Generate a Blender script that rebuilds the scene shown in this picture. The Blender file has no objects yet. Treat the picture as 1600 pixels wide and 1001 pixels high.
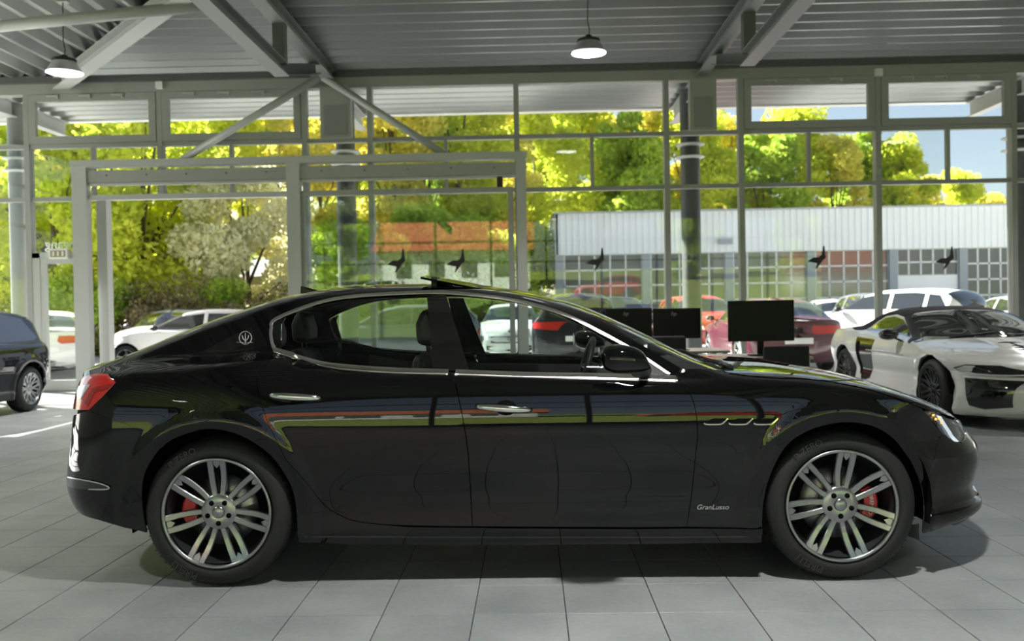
import bpy, bmesh, math, random
import numpy as np
from mathutils import Vector, Matrix
from mathutils.geometry import delaunay_2d_cdt
PI=math.pi
random.seed(7); rng=np.random.default_rng(7)
scene=bpy.context.scene
COL=scene.collection
# ------------------------------------------------------------------ camera
CF,CYAW,CPITCH,CROLL,CH=1390.,-.0209,-.0146,-.0173,1.33
def _basis():
    cy,sy,cp,sp,cr,sr=math.cos(CYAW),math.sin(CYAW),math.cos(CPITCH),math.sin(CPITCH),math.cos(CROLL),math.sin(CROLL)
    f=np.array([sy*cp,cy*cp,sp]); r=np.array([cy,-sy,0.]); u=np.cross(r,f)
    return cr*r+sr*u,-sr*r+cr*u,f
CR,CU,CFW=_basis()
def ray(x,y): return CFW+(x-800)/CF*CR-(y-500.5)/CF*CU
def atY(x,y,Y):
    d=ray(x,y); return np.array([0,0,CH])+d*(Y/d[1])
def atZ(x,y,z=0.):
    d=ray(x,y); return np.array([0,0,CH])+d*((z-CH)/d[2])
cam=bpy.data.cameras.new('camera'); camo=bpy.data.objects.new('camera',cam); COL.objects.link(camo)
cam.sensor_fit='HORIZONTAL'; cam.sensor_width=36.; cam.lens=36.*CF/1600.
M=Matrix((CR,CU,-CFW)).transposed().to_4x4(); M.translation=(0,0,CH); camo.matrix_world=M
cam.clip_start=.05; cam.clip_end=600
cam.dof.use_dof=True; cam.dof.focus_distance=4.4; cam.dof.aperture_fstop=cam.lens/1000/.0115*1.0
scene.camera=camo
# ------------------------------------------------------------------ world, sun, exposure
w=bpy.data.worlds.new('world'); scene.world=w; w.use_nodes=True
nt=w.node_tree; nt.nodes.clear()
sky=nt.nodes.new('ShaderNodeTexSky'); sky.sky_type='NISHITA'; sky.sun_disc=False
SUND=Vector((-.68,.42,.60)).normalized()
sky.sun_elevation=math.asin(SUND.z); sky.sun_rotation=math.atan2(SUND.x,SUND.y)
sky.air_density=1.0; sky.dust_density=.6; sky.ozone_density=1.0
bg=nt.nodes.new('ShaderNodeBackground'); bg.inputs[1].default_value=.14
ow=nt.nodes.new('ShaderNodeOutputWorld')
hsv=nt.nodes.new('ShaderNodeHueSaturation'); hsv.inputs['Saturation'].default_value=.72
nt.links.new(sky.outputs[0],hsv.inputs['Color']); nt.links.new(hsv.outputs[0],bg.inputs[0]); nt.links.new(bg.outputs[0],ow.inputs[0])
sl=bpy.data.lights.new('sun','SUN'); so=bpy.data.objects.new('sun',sl); COL.objects.link(so)
sl.energy=29.; sl.angle=.0093; sl.color=(1,.96,.90)
so.rotation_euler=SUND.to_track_quat('Z','Y').to_euler(); so.location=SUND*100
vs=scene.view_settings; vs.view_transform='Standard'; vs.look='None'; vs.gamma=1.; vs.use_curve_mapping=False
vs.exposure=.5
scene.cycles.transparent_max_bounces=24; scene.cycles.max_bounces=10; scene.cycles.diffuse_bounces=4
# ------------------------------------------------------------------ helpers
def lin(h):
    if isinstance(h,str):
        h=h.lstrip('#'); c=[int(h[i:i+2],16)/255 for i in (0,2,4)]
        return tuple(v/12.92 if v<=.04045 else ((v+.055)/1.055)**2.4 for v in c)
    return tuple(h)
def mat(name,col,rough=.5,metal=0.,coat=0.,spec=.5,emit=None,estr=0.,var=0.,vscale=8.,bump=0.,bscale=60.,sss=0.,trans=0.):
    m=bpy.data.materials.new(name); m.use_nodes=True; t=m.node_tree; b=t.nodes['Principled BSDF']
    c=lin(col); b.inputs['Base Color'].default_value=(*c,1)
    b.inputs['Roughness'].default_value=rough; b.inputs['Metallic'].default_value=metal
    b.inputs['Specular IOR Level'].default_value=spec
    b.inputs['Coat Weight'].default_value=coat; b.inputs['Coat Roughness'].default_value=.02
    if emit is not None:
        b.inputs['Emission Color'].default_value=(*lin(emit),1); b.inputs['Emission Strength'].default_value=estr
    if var or bump:
        tc=t.nodes.new('ShaderNodeTexCoord'); n=t.nodes.new('ShaderNodeTexNoise'); n.inputs['Scale'].default_value=vscale; n.inputs['Detail'].default_value=5
        t.links.new(tc.outputs['Object'],n.inputs['Vector'])
        if var:
            mx=t.nodes.new('ShaderNodeMix'); mx.data_type='RGBA'; mx.inputs[6].default_value=(*[v*(1-var) for v in c],1); mx.inputs[7].default_value=(*[min(1,v*(1+var)) for v in c],1)
            t.links.new(n.outputs['Fac'],mx.inputs[0]); t.links.new(mx.outputs[2],b.inputs['Base Color'])
        if bump:
            n2=t.nodes.new('ShaderNodeTexNoise'); n2.inputs['Scale'].default_value=bscale; t.links.new(tc.outputs['Object'],n2.inputs['Vector'])
            bp=t.nodes.new('ShaderNodeBump'); bp.inputs['Strength'].default_value=bump; bp.inputs['Distance'].default_value=.01
            t.links.new(n2.outputs['Fac'],bp.inputs['Height']); t.links.new(bp.outputs[0],b.inputs['Normal'])
    return m
def glassmat(name,tint,ior=1.5,gl=(1,1,1)):
    m=bpy.data.materials.new(name); m.use_nodes=True; t=m.node_tree; t.nodes.clear()
    o=t.nodes.new('ShaderNodeOutputMaterial'); mx=t.nodes.new('ShaderNodeMixShader'); tr=t.nodes.new('ShaderNodeBsdfTransparent'); g=t.nodes.new('ShaderNodeBsdfGlossy')
    tr.inputs[0].default_value=(*tint,1); g.inputs[0].default_value=(*gl,1); g.inputs['Roughness'].default_value=0.0
    fr=t.nodes.new('ShaderNodeFresnel'); ge=t.nodes.new('ShaderNodeNewGeometry'); mi=t.nodes.new('ShaderNodeMix'); mi.data_type='FLOAT'
    mi.inputs[2].default_value=ior; mi.inputs[3].default_value=1/ior
    t.links.new(ge.outputs['Backfacing'],mi.inputs[0]); t.links.new(mi.outputs[0],fr.inputs['IOR'])
    t.links.new(fr.outputs[0],mx.inputs[0]); t.links.new(tr.outputs[0],mx.inputs[1]); t.links.new(g.outputs[0],mx.inputs[2]); t.links.new(mx.outputs[0],o.inputs[0])
    return m
def leafmat(name,c1,c2,scale=.6,tr=.35):
    m=bpy.data.materials.new(name); m.use_nodes=True; t=m.node_tree; t.nodes.clear()
    o=t.nodes.new('ShaderNodeOutputMaterial'); d=t.nodes.new('ShaderNodeBsdfDiffuse'); tl=t.nodes.new('ShaderNodeBsdfTranslucent'); mx=t.nodes.new('ShaderNodeMixShader'); mx.inputs[0].default_value=tr
    tc=t.nodes.new('ShaderNodeTexCoord'); n=t.nodes.new('ShaderNodeTexNoise'); n.inputs['Scale'].default_value=scale; n.inputs['Detail'].default_value=6; n.inputs['Roughness'].default_value=.7
    cr=t.nodes.new('ShaderNodeValToRGB'); cr.color_ramp.elements[0].color=(*lin(c1),1); cr.color_ramp.elements[1].color=(*lin(c2),1); cr.color_ramp.elements[0].position=.3; cr.color_ramp.elements[1].position=.7
    t.links.new(tc.outputs['Object'],n.inputs['Vector']); t.links.new(n.outputs['Fac'],cr.inputs[0])
    t.links.new(cr.outputs[0],d.inputs[0]); t.links.new(cr.outputs[0],tl.inputs[0]); t.links.new(d.outputs[0],mx.inputs[1]); t.links.new(tl.outputs[0],mx.inputs[2]); t.links.new(mx.outputs[0],o.inputs[0])
    return m
def tag(o,label=None,cat=None,group=None,kind=None):
    if label: o['label']=label
    if cat: o['category']=cat
    if group: o['group']=group
    if kind: o['kind']=kind
    return o
def thing(name,label,cat,loc=(0,0,0),rotz=0.,group=None,kind=None):
    o=bpy.data.objects.new(name,None); COL.objects.link(o); o.location=loc; o.rotation_euler=(0,0,rotz); o.empty_display_size=.1
    return tag(o,label,cat,group,kind)
def link(name,me,parent=None,m=None):
    if m is not None and not me.materials: me.materials.append(m)
    o=bpy.data.objects.new(name,me); COL.objects.link(o)
    if parent is not None: o.parent=parent
    return o
def pyd(name,v,f,m=None,smooth=False):
    me=bpy.data.meshes.new(name); me.from_pydata([tuple(map(float,p)) for p in v],[],[tuple(map(int,q)) for q in f]); 
    if m is not None: me.materials.append(m)
    if smooth: me.polygons.foreach_set('use_smooth',[True]*len(me.polygons))
    me.update(); return me
class MB:
    """collects simple solids that make up ONE part"""
    def __init__(s): s.v=[]; s.f=[]; s.sm=[]
    def add(s,v,f,sm=False):
        b=len(s.v); s.v+= [tuple(map(float,p)) for p in v]; s.f+=[tuple(int(i)+b for i in q) for q in f]; s.sm+=[sm]*len(f); return s
    def box(s,x0,x1,y0,y1,z0,z1):
        v=[(x,y,z) for x in(x0,x1) for y in(y0,y1) for z in(z0,z1)]
        return s.add(v,[(0,1,3,2),(4,6,7,5),(0,4,5,1),(2,3,7,6),(0,2,6,4),(1,5,7,3)])
    def bar(s,p,q,wd,ht,up=(0,0,1)):
        p=Vector(p);q=Vector(q); d=(q-p).normalized(); u=Vector(up); a=d.cross(u)
        if a.length<1e-4: a=d.cross(Vector((1,0,0)))
        a.normalize(); b=a.cross(d).normalized(); a=a*wd/2; b=b*ht/2
        v=[p-a-b,p+a-b,p+a+b,p-a+b,q-a-b,q+a-b,q+a+b,q-a+b]
        return s.add(v,[(3,2,1,0),(4,5,6,7),(0,1,5,4),(1,2,6,5),(2,3,7,6),(3,0,4,7)])
    def tube(s,pts,r,n=10,cap=True):
        pts=[Vector(p) for p in pts]; rs=r if isinstance(r,(list,tuple)) else [r]*len(pts); rings=[]
        ref=None; v=[]
        for i,p in enumerate(pts):
            d=(pts[min(i+1,len(pts)-1)]-pts[max(i-1,0)]).normalized()
            if ref is None or abs(ref.dot(d))>.95: ref=Vector((0,0,1)) if abs(d.z)<.9 else Vector((1,0,0))
            a=d.cross(ref).normalized(); b=a.cross(d).normalized(); ref=b
            v+=[p+(a*math.cos(2*PI*k/n)+b*math.sin(2*PI*k/n))*rs[i] for k in range(n)]
        f=[(i*n+k,i*n+(k+1)%n,(i+1)*n+(k+1)%n,(i+1)*n+k) for i in range(len(pts)-1) for k in range(n)]
        s.add(v,f,True)
        if cap:
            b=len(s.v)-len(v); s.f+=[tuple(b+k for k in range(n)),tuple(b+(len(pts)-1)*n+k for k in range(n-1,-1,-1))]; s.sm+=[False,False]
        return s
    def lathe(s,prof,n=32,axis='z',c=(0,0,0),sm=True,a0=0.,a1=2*PI):
        closed=abs(a1-a0-2*PI)<1e-6; k=n if closed else n+1
        v=[]
        for r,h in prof:
            for i in range(k):
                t=a0+(a1-a0)*i/n; x,y=r*math.cos(t),r*math.sin(t)
                v.append({'z':(c[0]+x,c[1]+y,c[2]+h),'y':(c[0]+x,c[1]+h,c[2]+y),'x':(c[0]+h,c[1]+x,c[2]+y)}[axis])
        f=[(j*k+i,j*k+(i+1)%k,(j+1)*k+(i+1)%k,(j+1)*k+i) for j in range(len(prof)-1) for i in range(n)]
        return s.add(v,f,sm)
    def prism(s,poly,y0,y1,axis='y'):
        n=len(poly); P=lambda a,b,c:{'y':(a,c,b),'x':(c,a,b),'z':(a,b,c)}[axis]
        v=[P(a,b,y0) for a,b in poly]+[P(a,b,y1) for a,b in poly]
        return s.add(v,[tuple(range(n)),tuple(range(2*n-1,n-1,-1))]+[(i,n+i,n+(i+1)%n,(i+1)%n) for i in range(n)])
    def mesh(s,name,m=None,bevel=0.,recalc=True):
        me=pyd(name,s.v,s.f,m); me.polygons.foreach_set('use_smooth',s.sm)
        if recalc or bevel:
            bm=bmesh.new(); bm.from_mesh(me); bmesh.ops.remove_doubles(bm,verts=bm.verts,dist=1e-6)
            bmesh.ops.recalc_face_normals(bm,faces=bm.faces)
            if bevel:
                es=[e for e in bm.edges if len(e.link_faces)==2 and e.calc_face_angle(0)>.5]
                bmesh.ops.bevel(bm,geom=es,offset=bevel,segments=2,affect='EDGES',profile=.5)
            bm.to_mesh(me); bm.free()
        return me
    def build(s,name,m,parent=None,bevel=0.,recalc=True): return link(name,s.mesh(name,m,bevel,recalc),parent)
def interp(pts):
    a=np.array(sorted(pts),float); X,Yv=a[:,0],a[:,1]
    # monotone-ish cubic (PCHIP)
    h=np.diff(X); d=np.diff(Yv)/h; mm=np.zeros(len(X)); mm[0]=d[0]; mm[-1]=d[-1]
    for i in range(1,len(X)-1):
        if d[i-1]*d[i]>0:
            w1=2*h[i]+h[i-1]; w2=h[i]+2*h[i-1]; mm[i]=(w1+w2)/(w1/d[i-1]+w2/d[i])
    def f(x):
        x=np.clip(np.asarray(x,float),X[0],X[-1]); i=np.clip(np.searchsorted(X,x)-1,0,len(X)-2)
        t=(x-X[i])/h[i]; t2=t*t; t3=t2*t
        return (2*t3-3*t2+1)*Yv[i]+(t3-2*t2+t)*h[i]*mm[i]+(-2*t3+3*t2)*Yv[i+1]+(t3-t2)*h[i]*mm[i+1]
    f.x0,f.x1=X[0],X[-1]; return f
def sstep(t): t=np.clip(t,0,1); return t*t*(3-2*t)
def copy_tree(o,parent=None):
    c=o.copy(); COL.objects.link(c); c.parent=parent
    for ch in list(o.children): copy_tree(ch,c)
    return c
def text_mesh(s,size,m,depth=.001,font=None,shear=0.,align='CENTER'):
    cu=bpy.data.curves.new('lettering','FONT'); cu.body=s; cu.size=size; cu.extrude=depth; cu.align_x=align; cu.align_y='CENTER'; cu.shear=shear
    ob=bpy.data.objects.new('lettering',cu); COL.objects.link(ob)
    dg=bpy.context.evaluated_depsgraph_get(); me=bpy.data.meshes.new_from_object(ob.evaluated_get(dg)); bpy.data.objects.remove(ob); bpy.data.curves.remove(cu)
    me.materials.clear(); me.materials.append(m); return me
# ------------------------------------------------------------------ materials
PAINT=mat('black_paint',(.003,.003,.0034),.3,0,1.,.0)
PAINT.node_tree.nodes['Principled BSDF'].inputs['Coat Roughness'].default_value=.0
BLACKGLOSS=mat('black_gloss',(.004,.004,.004),.08,0,1.)
BLACKMAT=mat('black_plastic',(.012,.012,.013),.55)
DARKIN=mat('dark_cavity',(.004,.004,.004),.9,spec=.1)
CHROME=mat('chrome',(.78,.78,.78),.09,1.)
SATIN=mat('satin_trim',(.62,.61,.58),.28,1.)
RUBBER=mat('tyre_rubber',(.012,.012,.012),.62,bump=.15,bscale=90)
ALLOY=mat('wheel_alloy',(.36,.37,.38),.28,1.)
ALLOYD=mat('wheel_alloy_dark',(.10,.105,.11),.4,.8)
DISC=mat('brake_disc',(.30,.30,.31),.35,1.)
REDC=mat('caliper_red',(.55,.012,.012),.3,coat=.6)
REDL=mat('tail_lamp_red',(.55,.015,.012),.12,coat=1.)
WHITEL=mat('lamp_clear',(.75,.76,.78),.12,.3,coat=1.)
AMBER=mat('lamp_amber',(.9,.45,.05),.3,emit=(1,.55,.1),estr=1.2)
CARGLASS=glassmat('car_glass',(.78,.83,.81))
LEATHER=mat('seat_leather',(.022,.021,.021),.45,bump=.2,bscale=150)
TRIMIN=mat('cabin_trim',(.03,.029,.028),.6)
# ------------------------------------------------------------------ car shell: half width y=Y(x,z), panels cut as outlines in the side view
def inpoly(px,py,poly):
    n=len(poly); r=np.zeros(len(px),bool); j=n-1
    for i in range(n):
        xi,yi=poly[i]; xj,yj=poly[j]
        if yi!=yj:
            c=((yi>py)!=(yj>py))&(px<(xj-xi)*(py-yi)/(yj-yi)+xi); r^=c
        j=i
    return r
def segdist(px,py,poly):
    d=np.full(len(px),1e9); n=len(poly)
    for i in range(n):
        ax,ay=poly[i]; bx,by=poly[(i+1)%n]; dx,dy=bx-ax,by-ay; L=dx*dx+dy*dy+1e-12
        t=np.clip(((px-ax)*dx+(py-ay)*dy)/L,0,1); d=np.minimum(d,np.hypot(px-ax-t*dx,py-ay-t*dy))
    return d
class Shell:
    def __init__(s,top,rear,front,hc,Rr,Rf,width,n=2.3,m=2.2,La=.75,Lb=.6):
        s.top=interp(top); s.xr=interp(rear); s.xf=interp(front)   # rear/front given as (z,x)
        s.hc=interp(hc); s.Rr=interp(Rr); s.Rf=interp(Rf); s.width=width; s.n=n; s.m=m; s.La=La; s.Lb=Lb
        s.x0,s.x1=s.top.x0,s.top.x1
    def parts(s,x,z):
        x=np.asarray(x,float); z=np.asarray(z,float)
        t=np.clip((s.top(x)-z)/s.hc(x),0,1); a=np.clip((x-s.xr(z))/s.Rr(z),0,1); b=np.clip((s.xf(z)-x)/s.Rf(z),0,1)
        return t,a,b
    def Y(s,x,z):
        t,a,b=s.parts(x,z); n,m=s.n,s.m
        return s.width(x,z)*(1-(1-t)**m)**(1/m)*(1-(1-a)**n)**(1/n)*(1-(1-b)**n)**(1/n)
    def N(s,x,z):
        e=.002; y=s.Y(x,z)
        yx=(s.Y(x+e,z)-s.Y(x-e,z))/(2*e); yz=(s.Y(x,z+e)-s.Y(x,z-e))/(2*e)
        n=np.stack([-yx,np.where(y<.004,0.,1.),-yz],-1)
        return n/np.linalg.norm(n,axis=-1,keepdims=True)
    def ab(s,x,z):
        t,a,b=s.parts(x,z)
        th=lambda u,e:np.arccos(np.clip(1-u,0,1)**(e/2))/(PI/2)     # 0 at the silhouette, 1 on the flank
        B=np.where(t<1,s.top(x)-s.hc(x)+s.Lb*(1-th(t,s.m)),z)
        A=np.where(a<1,s.xr(z)+s.Rr(z)-s.La*(1-th(a,s.n)),np.where(b<1,s.xf(z)-s.Rf(z)+s.La*(1-th(b,s.n)),x))
        return A,B
    def samples(s,poly,h):
        P=np.array(poly); x0,z0=P.min(0); x1,z1=P.max(0); X=[];Z=[]
        gx=np.arange(x0+h/2,x1,h); gz=np.arange(z0+h/2,z1,h)
        g=np.array(np.meshgrid(gx,gz)).reshape(2,-1); t,a,b=s.parts(*g); k=(t>=1)&(a>=1)&(b>=1); X.append(g[0][k]);Z.append(g[1][k])
        nth=max(4,int(s.Lb/h/1.2)); th=(np.arange(nth)+.5)/nth*PI/2
        tt=1-np.cos(th)**(2/s.m)                              # crown zone
        g=np.array(np.meshgrid(gx,tt)).reshape(2,-1); zz=s.top(g[0])-s.hc(g[0])*g[1]; t,a,b=s.parts(g[0],zz); k=(a>=1)&(b>=1)&(t>0); X.append(g[0][k]);Z.append(zz[k])
        nth=max(5,int(s.La/h/1.2)); th=(np.arange(nth)+.5)/nth*PI/2; tt=1-np.cos(th)**(2/s.n)
        g=np.array(np.meshgrid(gz,tt)).reshape(2,-1)          # end zones
        for R,xe,sg in((s.Rr,s.xr,1),(s.Rf,s.xf,-1)):
            xx=xe(g[0])+sg*R(g[0])*g[1]; t,a,b=s.parts(xx,g[0]); k=(t>0); X.append(xx[k]);Z.append(g[0][k])
        return np.concatenate(X),np.concatenate(Z)
    def tri(s,poly,h=.03,off=0.):
        """poly: outline in (x,z).  returns near-half vertices (x,y,z), normals, faces, boundary edges"""
        B=[]
        for i in range(len(poly)):
            p=np.array(poly[i]);q=np.array(poly[(i+1)%len(poly)]); k=max(1,int(np.hypot(*(q-p))/h))
            B+=[p+(q-p)*j/k for j in range(k)]
        B=np.array(B); bx,bz=B[:,0],B[:,1]
        A1,B1=s.ab(bx,bz); keep=[0]
        for i in range(1,len(B)):
            if math.hypot(A1[i]-A1[keep[-1]],B1[i]-B1[keep[-1]])>1e-4: keep.append(i)
        if math.hypot(A1[keep[-1]]-A1[keep[0]],B1[keep[-1]]-B1[keep[0]])<1e-4: keep.pop()
        bx,bz=bx[keep],bz[keep]; bo=np.stack([A1[keep],B1[keep]],-1)
        X,Z=s.samples(poly,h); A2,B2=s.ab(X,Z)
        k=inpoly(A2,B2,bo); X,Z,A2,B2=X[k],Z[k],A2[k],B2[k]
        k=segdist(A2,B2,bo)>.33*h; X,Z,A2,B2=X[k],Z[k],A2[k],B2[k]
        # thin samples that crowd each other
        if len(X):
            cell={}; ok=[]
            for i in range(len(X)):
                key=(round(A2[i]/(h*.7)),round(B2[i]/(h*.7)))
                if key in cell: continue
                cell[key]=1; ok.append(i)
            X,Z,A2,B2=X[ok],Z[ok],A2[ok],B2[ok]
        nb=len(bx); pts=[Vector(p) for p in bo]+[Vector(p) for p in zip(A2,B2)]
        ov,oe,of,iv,ie,iff=delaunay_2d_cdt(pts,[(i,(i+1)%nb) for i in range(nb)],[],1,1e-6)
        ax=np.concatenate([bx,X]); az=np.concatenate([bz,Z])
        src=[o[0] if len(o) else -1 for o in iv]
        vx=np.array([ax[j] if j>=0 else np.nan for j in src]); vz=np.array([az[j] if j>=0 else np.nan for j in src])
        bad=np.isnan(vx); faces=[f for f in of if not any(bad[i] for i in f)]
        vx=np.nan_to_num(vx);vz=np.nan_to_num(vz)
        used=sorted({i for f in faces for i in f}); mp={i:k for k,i in enumerate(used)}
        vx,vz=vx[used],vz[used]; faces=[tuple(mp[i] for i in f) for f in faces]
        y=s.Y(vx,vz); N=s.N(vx,vz)
        V=np.stack([vx,y,vz],-1)+N*off
        cnt={}
        for f in faces:
            for a,b in zip(f,f[1:]+f[:1]):
                e=(min(a,b),max(a,b)); cnt[e]=cnt.get(e,0)+1
        be=[e for e,c in cnt.items() if c==1 and not(y[e[0]]<.004 and y[e[1]]<.004)]
        return V,N,faces,be
    def panel(s,name,poly,m,parent,h=.03,off=0.,side='near',flange=.012):
        V,N,F,be=s.tri(poly,h,off)
        vs=[];ns=[];fs=[]; first={}
        for sg in {'near':(1,),'far':(-1,),'both':(1,-1)}[side]:
            vv=V*[1,-sg,1]; nn=N*[1,-sg,1]; ix=[]
            for i in range(len(vv)):
                if side=='both' and V[i][1]<.006:
                    if i in first: ix.append(first[i]); continue
                    vv[i][1]=0.; first[i]=len(vs)
                ix.append(len(vs)); vs.append(vv[i].tolist()); ns.append(nn[i].tolist())
            for f in F:
                p,q,r=(vv[i] for i in f[:3]); g=np.cross(q-p,r-p)
                fs.append(tuple(ix[i] for i in (f if g@nn[f[0]]>0 else f[::-1])))
            if flange:
                ids=sorted({i for e in be for i in e}); k0=len(vs); mp={i:k0+j for j,i in enumerate(ids)}
                for i in ids:
                    vs.append((vv[i]-nn[i]*flange).tolist()); ns.append([0,0,0])
                fs+=[(ix[a],ix[c],mp[c],mp[a]) for a,c in be]
        me=pyd(name,vs,fs,m,True); me.normals_split_custom_set_from_vertices(ns)
        return link(name,me,parent)
    def pair(s,name,poly,m,parent,**k):
        a=s.panel(name,poly,m,parent,side='near',**k); b=s.panel(name,poly,m,parent,side='far',**k); return a,b
    def topline(s,xa,xb,k=24,dz=0.): return [(x,float(s.top(x))-dz) for x in np.linspace(xa,xb,k)]
    def frontline(s,za,zb,k=14): return [(float(s.xf(z)),z) for z in np.linspace(za,zb,k)]
    def rearline(s,za,zb,k=14): return [(float(s.xr(z)),z) for z in np.linspace(za,zb,k)]
def smooth_line(pts,k=6):
    P=[np.array(p,float) for p in pts]; out=[]
    for i in range(len(P)-1):
        a,b,c,d=P[max(i-1,0)],P[i],P[i+1],P[min(i+2,len(P)-1)]
        for j in range(k):
            t=j/k; out.append(tuple(.5*((2*b)+(c-a)*t+(2*a-5*b+4*c-d)*t*t+(3*b-a-3*c+d)*t**3)))
    out.append(tuple(P[-1])); return out
def ribbon(line,w):
    P=np.array(line); d=np.gradient(P,axis=0); n=np.stack([-d[:,1],d[:,0]],-1); n/=np.linalg.norm(n,axis=1,keepdims=True)+1e-9
    w=np.asarray(w)/2.; w=w[:,None] if w.ndim else w
    return [tuple(p) for p in P+n*w]+[tuple(p) for p in (P-n*w)[::-1]]
# ------------------------------------------------------------------ wheels (axis along y, outer face towards -y, centre at origin)
def make_wheel(parent,loc,R=.352,rim=.266,wd=.26,spokes=7,twin=True,side=-1,alloy=ALLOY,disc=True,caliper=None,holes=5,rot=PI/2,cal_ang=0.,tread=True,letter=False,cap=None,hi=True):
    w=bpy.data.objects.new('wheel',None); COL.objects.link(w); w.parent=parent; w.location=loc; w.empty_display_size=.05
    if side>0: w.rotation_euler=(0,0,PI)
    n=64 if hi else 28
    b=MB(); sw=.03
    b.lathe([(rim-.005,.02),(rim+.012,.0),(rim+.03,-.004),(R-.045,.0),(R-.02,.012),(R-.006,.03),(R,.05),(R,wd-.05),(R-.006,wd-.03),(R-.03,wd),(rim,wd-.01),(rim-.005,wd-.03)],n,'y',(0,0,0))
    ty=b.build('tyre',RUBBER,w,recalc=True)
    if tread and hi:
        g=MB()
        for k in range(60):
            a=2*PI*k/60
            for yy0,yy1,da in((.02,.075,.03),(.085,.16,-.02),(wd-.075,wd-.02,.03)):
                r0=R+.0006; 
                p=[(math.cos(a+q)*r,yy,math.sin(a+q)*r) for q,yy,r in((0,yy0,r0-.006*(yy0<.03)),(.012,yy0,r0-.006*(yy0<.03)),(.012+da,yy1,r0),(da,yy1,r0))]
                g.add(p,[(0,1,2,3)])
        g.build('tread_grooves',DARKIN,ty,recalc=False)
    b=MB()
    b.lathe([(rim-.006,.016),(rim,.004),(rim-.001,-.002),(rim-.012,-.002),(rim-.016,.008),(rim-.02,.05),(rim-.03,.09),(rim-.03,wd-.02)],n,'y')
    b.build('rim',alloy,w,recalc=False)
    b=MB(); b.lathe([(rim-.0215,.012),(rim-.026,.05),(rim-.034,.09),(rim-.034,wd-.03),(0,wd-.03)],n,'y'); b.build('rim_barrel',ALLOYD,w,recalc=False)
    # hub: dished centre
    hr=.092; b=MB(); b.lathe([(.028,.030),(.045,.026),(hr-.012,.030),(hr,.040),(hr-.004,.075)],36 if hi else 16,'y'); b.build('hub',alloy,w,recalc=False)
    # spokes
    m0=MB(); L0,L1=hr-.022,rim-.008; K=7
    offs=((-1,),(1,)) if twin else ((0,),)
    for (sg,) in offs:
        for q in range(K):
            pass
        secs=[]
        for q in range(K):
            t=q/(K-1); r=L0+(L1-L0)*t
            c=sg*((.0165+.013*t+.006*math.sin(PI*t)) if twin else 0.)
            hw=(.0140+.002*t) if twin else (.022-.006*t+.008*t*t)
            y0=.033-.030*t**1.4+.006*math.sin(PI*t); dp=.045
            secs.append([(r,y0+.005,c-hw),(r,y0,c-hw+.004),(r,y0,c+hw-.004),(r,y0+.005,c+hw),(r,y0+dp,c+hw*.6),(r,y0+dp,c-hw*.6)])
        v=[p for s_ in secs for p in s_]; ns=6
        f=[(i*ns+k,i*ns+(k+1)%ns,(i+1)*ns+(k+1)%ns,(i+1)*ns+k) for i in range(K-1) for k in range(ns)]+[tuple(range(ns)),tuple((K-1)*ns+k for k in range(ns-1,-1,-1))]
        m0.add(v,f)
    if twin: m0.add([(L1-.045,.022,0.),(L1-.012,.012,.026),(L1+.002,.010,.030),(L1+.002,.010,-.030),(L1-.012,.012,-.026),(L1-.03,.04,0.),(L1+.002,.04,.03),(L1+.002,.04,-.03)],[(0,1,4),(1,2,3,4),(0,5,6,2,1),(0,4,3,7,5),(2,6,7,3),(5,7,6)])      # web joining the two bars at the rim
    sm=m0.mesh('spoke',alloy)
    for k in range(spokes):
        o=link('spoke',sm,w); o.rotation_euler=(0,-(rot+2*PI*k/spokes),0)
    if holes:
        hm=MB(); hm.lathe([(0.,-.003),(.0125,-.003),(.0125,.02)],16,'y'); hme=hm.mesh('lug_recess',DARKIN)
        for k in range(holes):
            a=-PI/2+2*PI*k/holes; o=link('lug_recess',hme,w); o.location=(math.cos(a)*.054,.0275,math.sin(a)*.054)
    c=MB(); c.lathe([(0,.018),(.024,.019),(.030,.024),(.031,.032)],28,'y'); cp=c.build('centre_cap',alloy if cap is None else cap,w,recalc=False)
    if disc:
        d=MB(); d.lathe([(.09,.095),(.175 if R>.33 else .15,.095),(.175 if R>.33 else .15,.125),(.09,.125)],40,'y'); d.lathe([(0,.07),(.085,.07),(.09,.095)],28,'y'); d.build('brake_disc',DISC,w)
    if caliper is not None:
        c=MB(); a0=cal_ang; N_=10; prof=[(.125,.065),(.19,.062),(.197,.08),(.197,.15),(.125,.15)]
        v=[]; 
        for i in range(N_+1):
            a=a0-.5+1.0*i/N_; tp=1-.12*abs(2*i/N_-1)**3
            v+=[(math.cos(a)*r*(tp if r>.15 else 1),h,math.sin(a)*r*(tp if r>.15 else 1)) for r,h in prof]
        ns=5; f=[(i*ns+k,i*ns+(k+1)%ns,(i+1)*ns+(k+1)%ns,(i+1)*ns+k) for i in range(N_) for k in range(ns)]+[tuple(range(ns)),tuple(N_*ns+k for k in range(ns-1,-1,-1))]
        c.add(v,f); cal=c.build('brake_caliper',caliper,w,bevel=.006)
    return w
def arc_text(parent,s,size,R,a_mid,y,m,name='tyre_lettering'):
    me=text_mesh(s,size,m,.0006); 
    for v in me.vertices:
        x,yy,zz=v.co; r=R+yy; a=a_mid-x/R; v.co=(math.cos(a)*r,y-zz,math.sin(a)*r)
    return link(name,me,parent)
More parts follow.
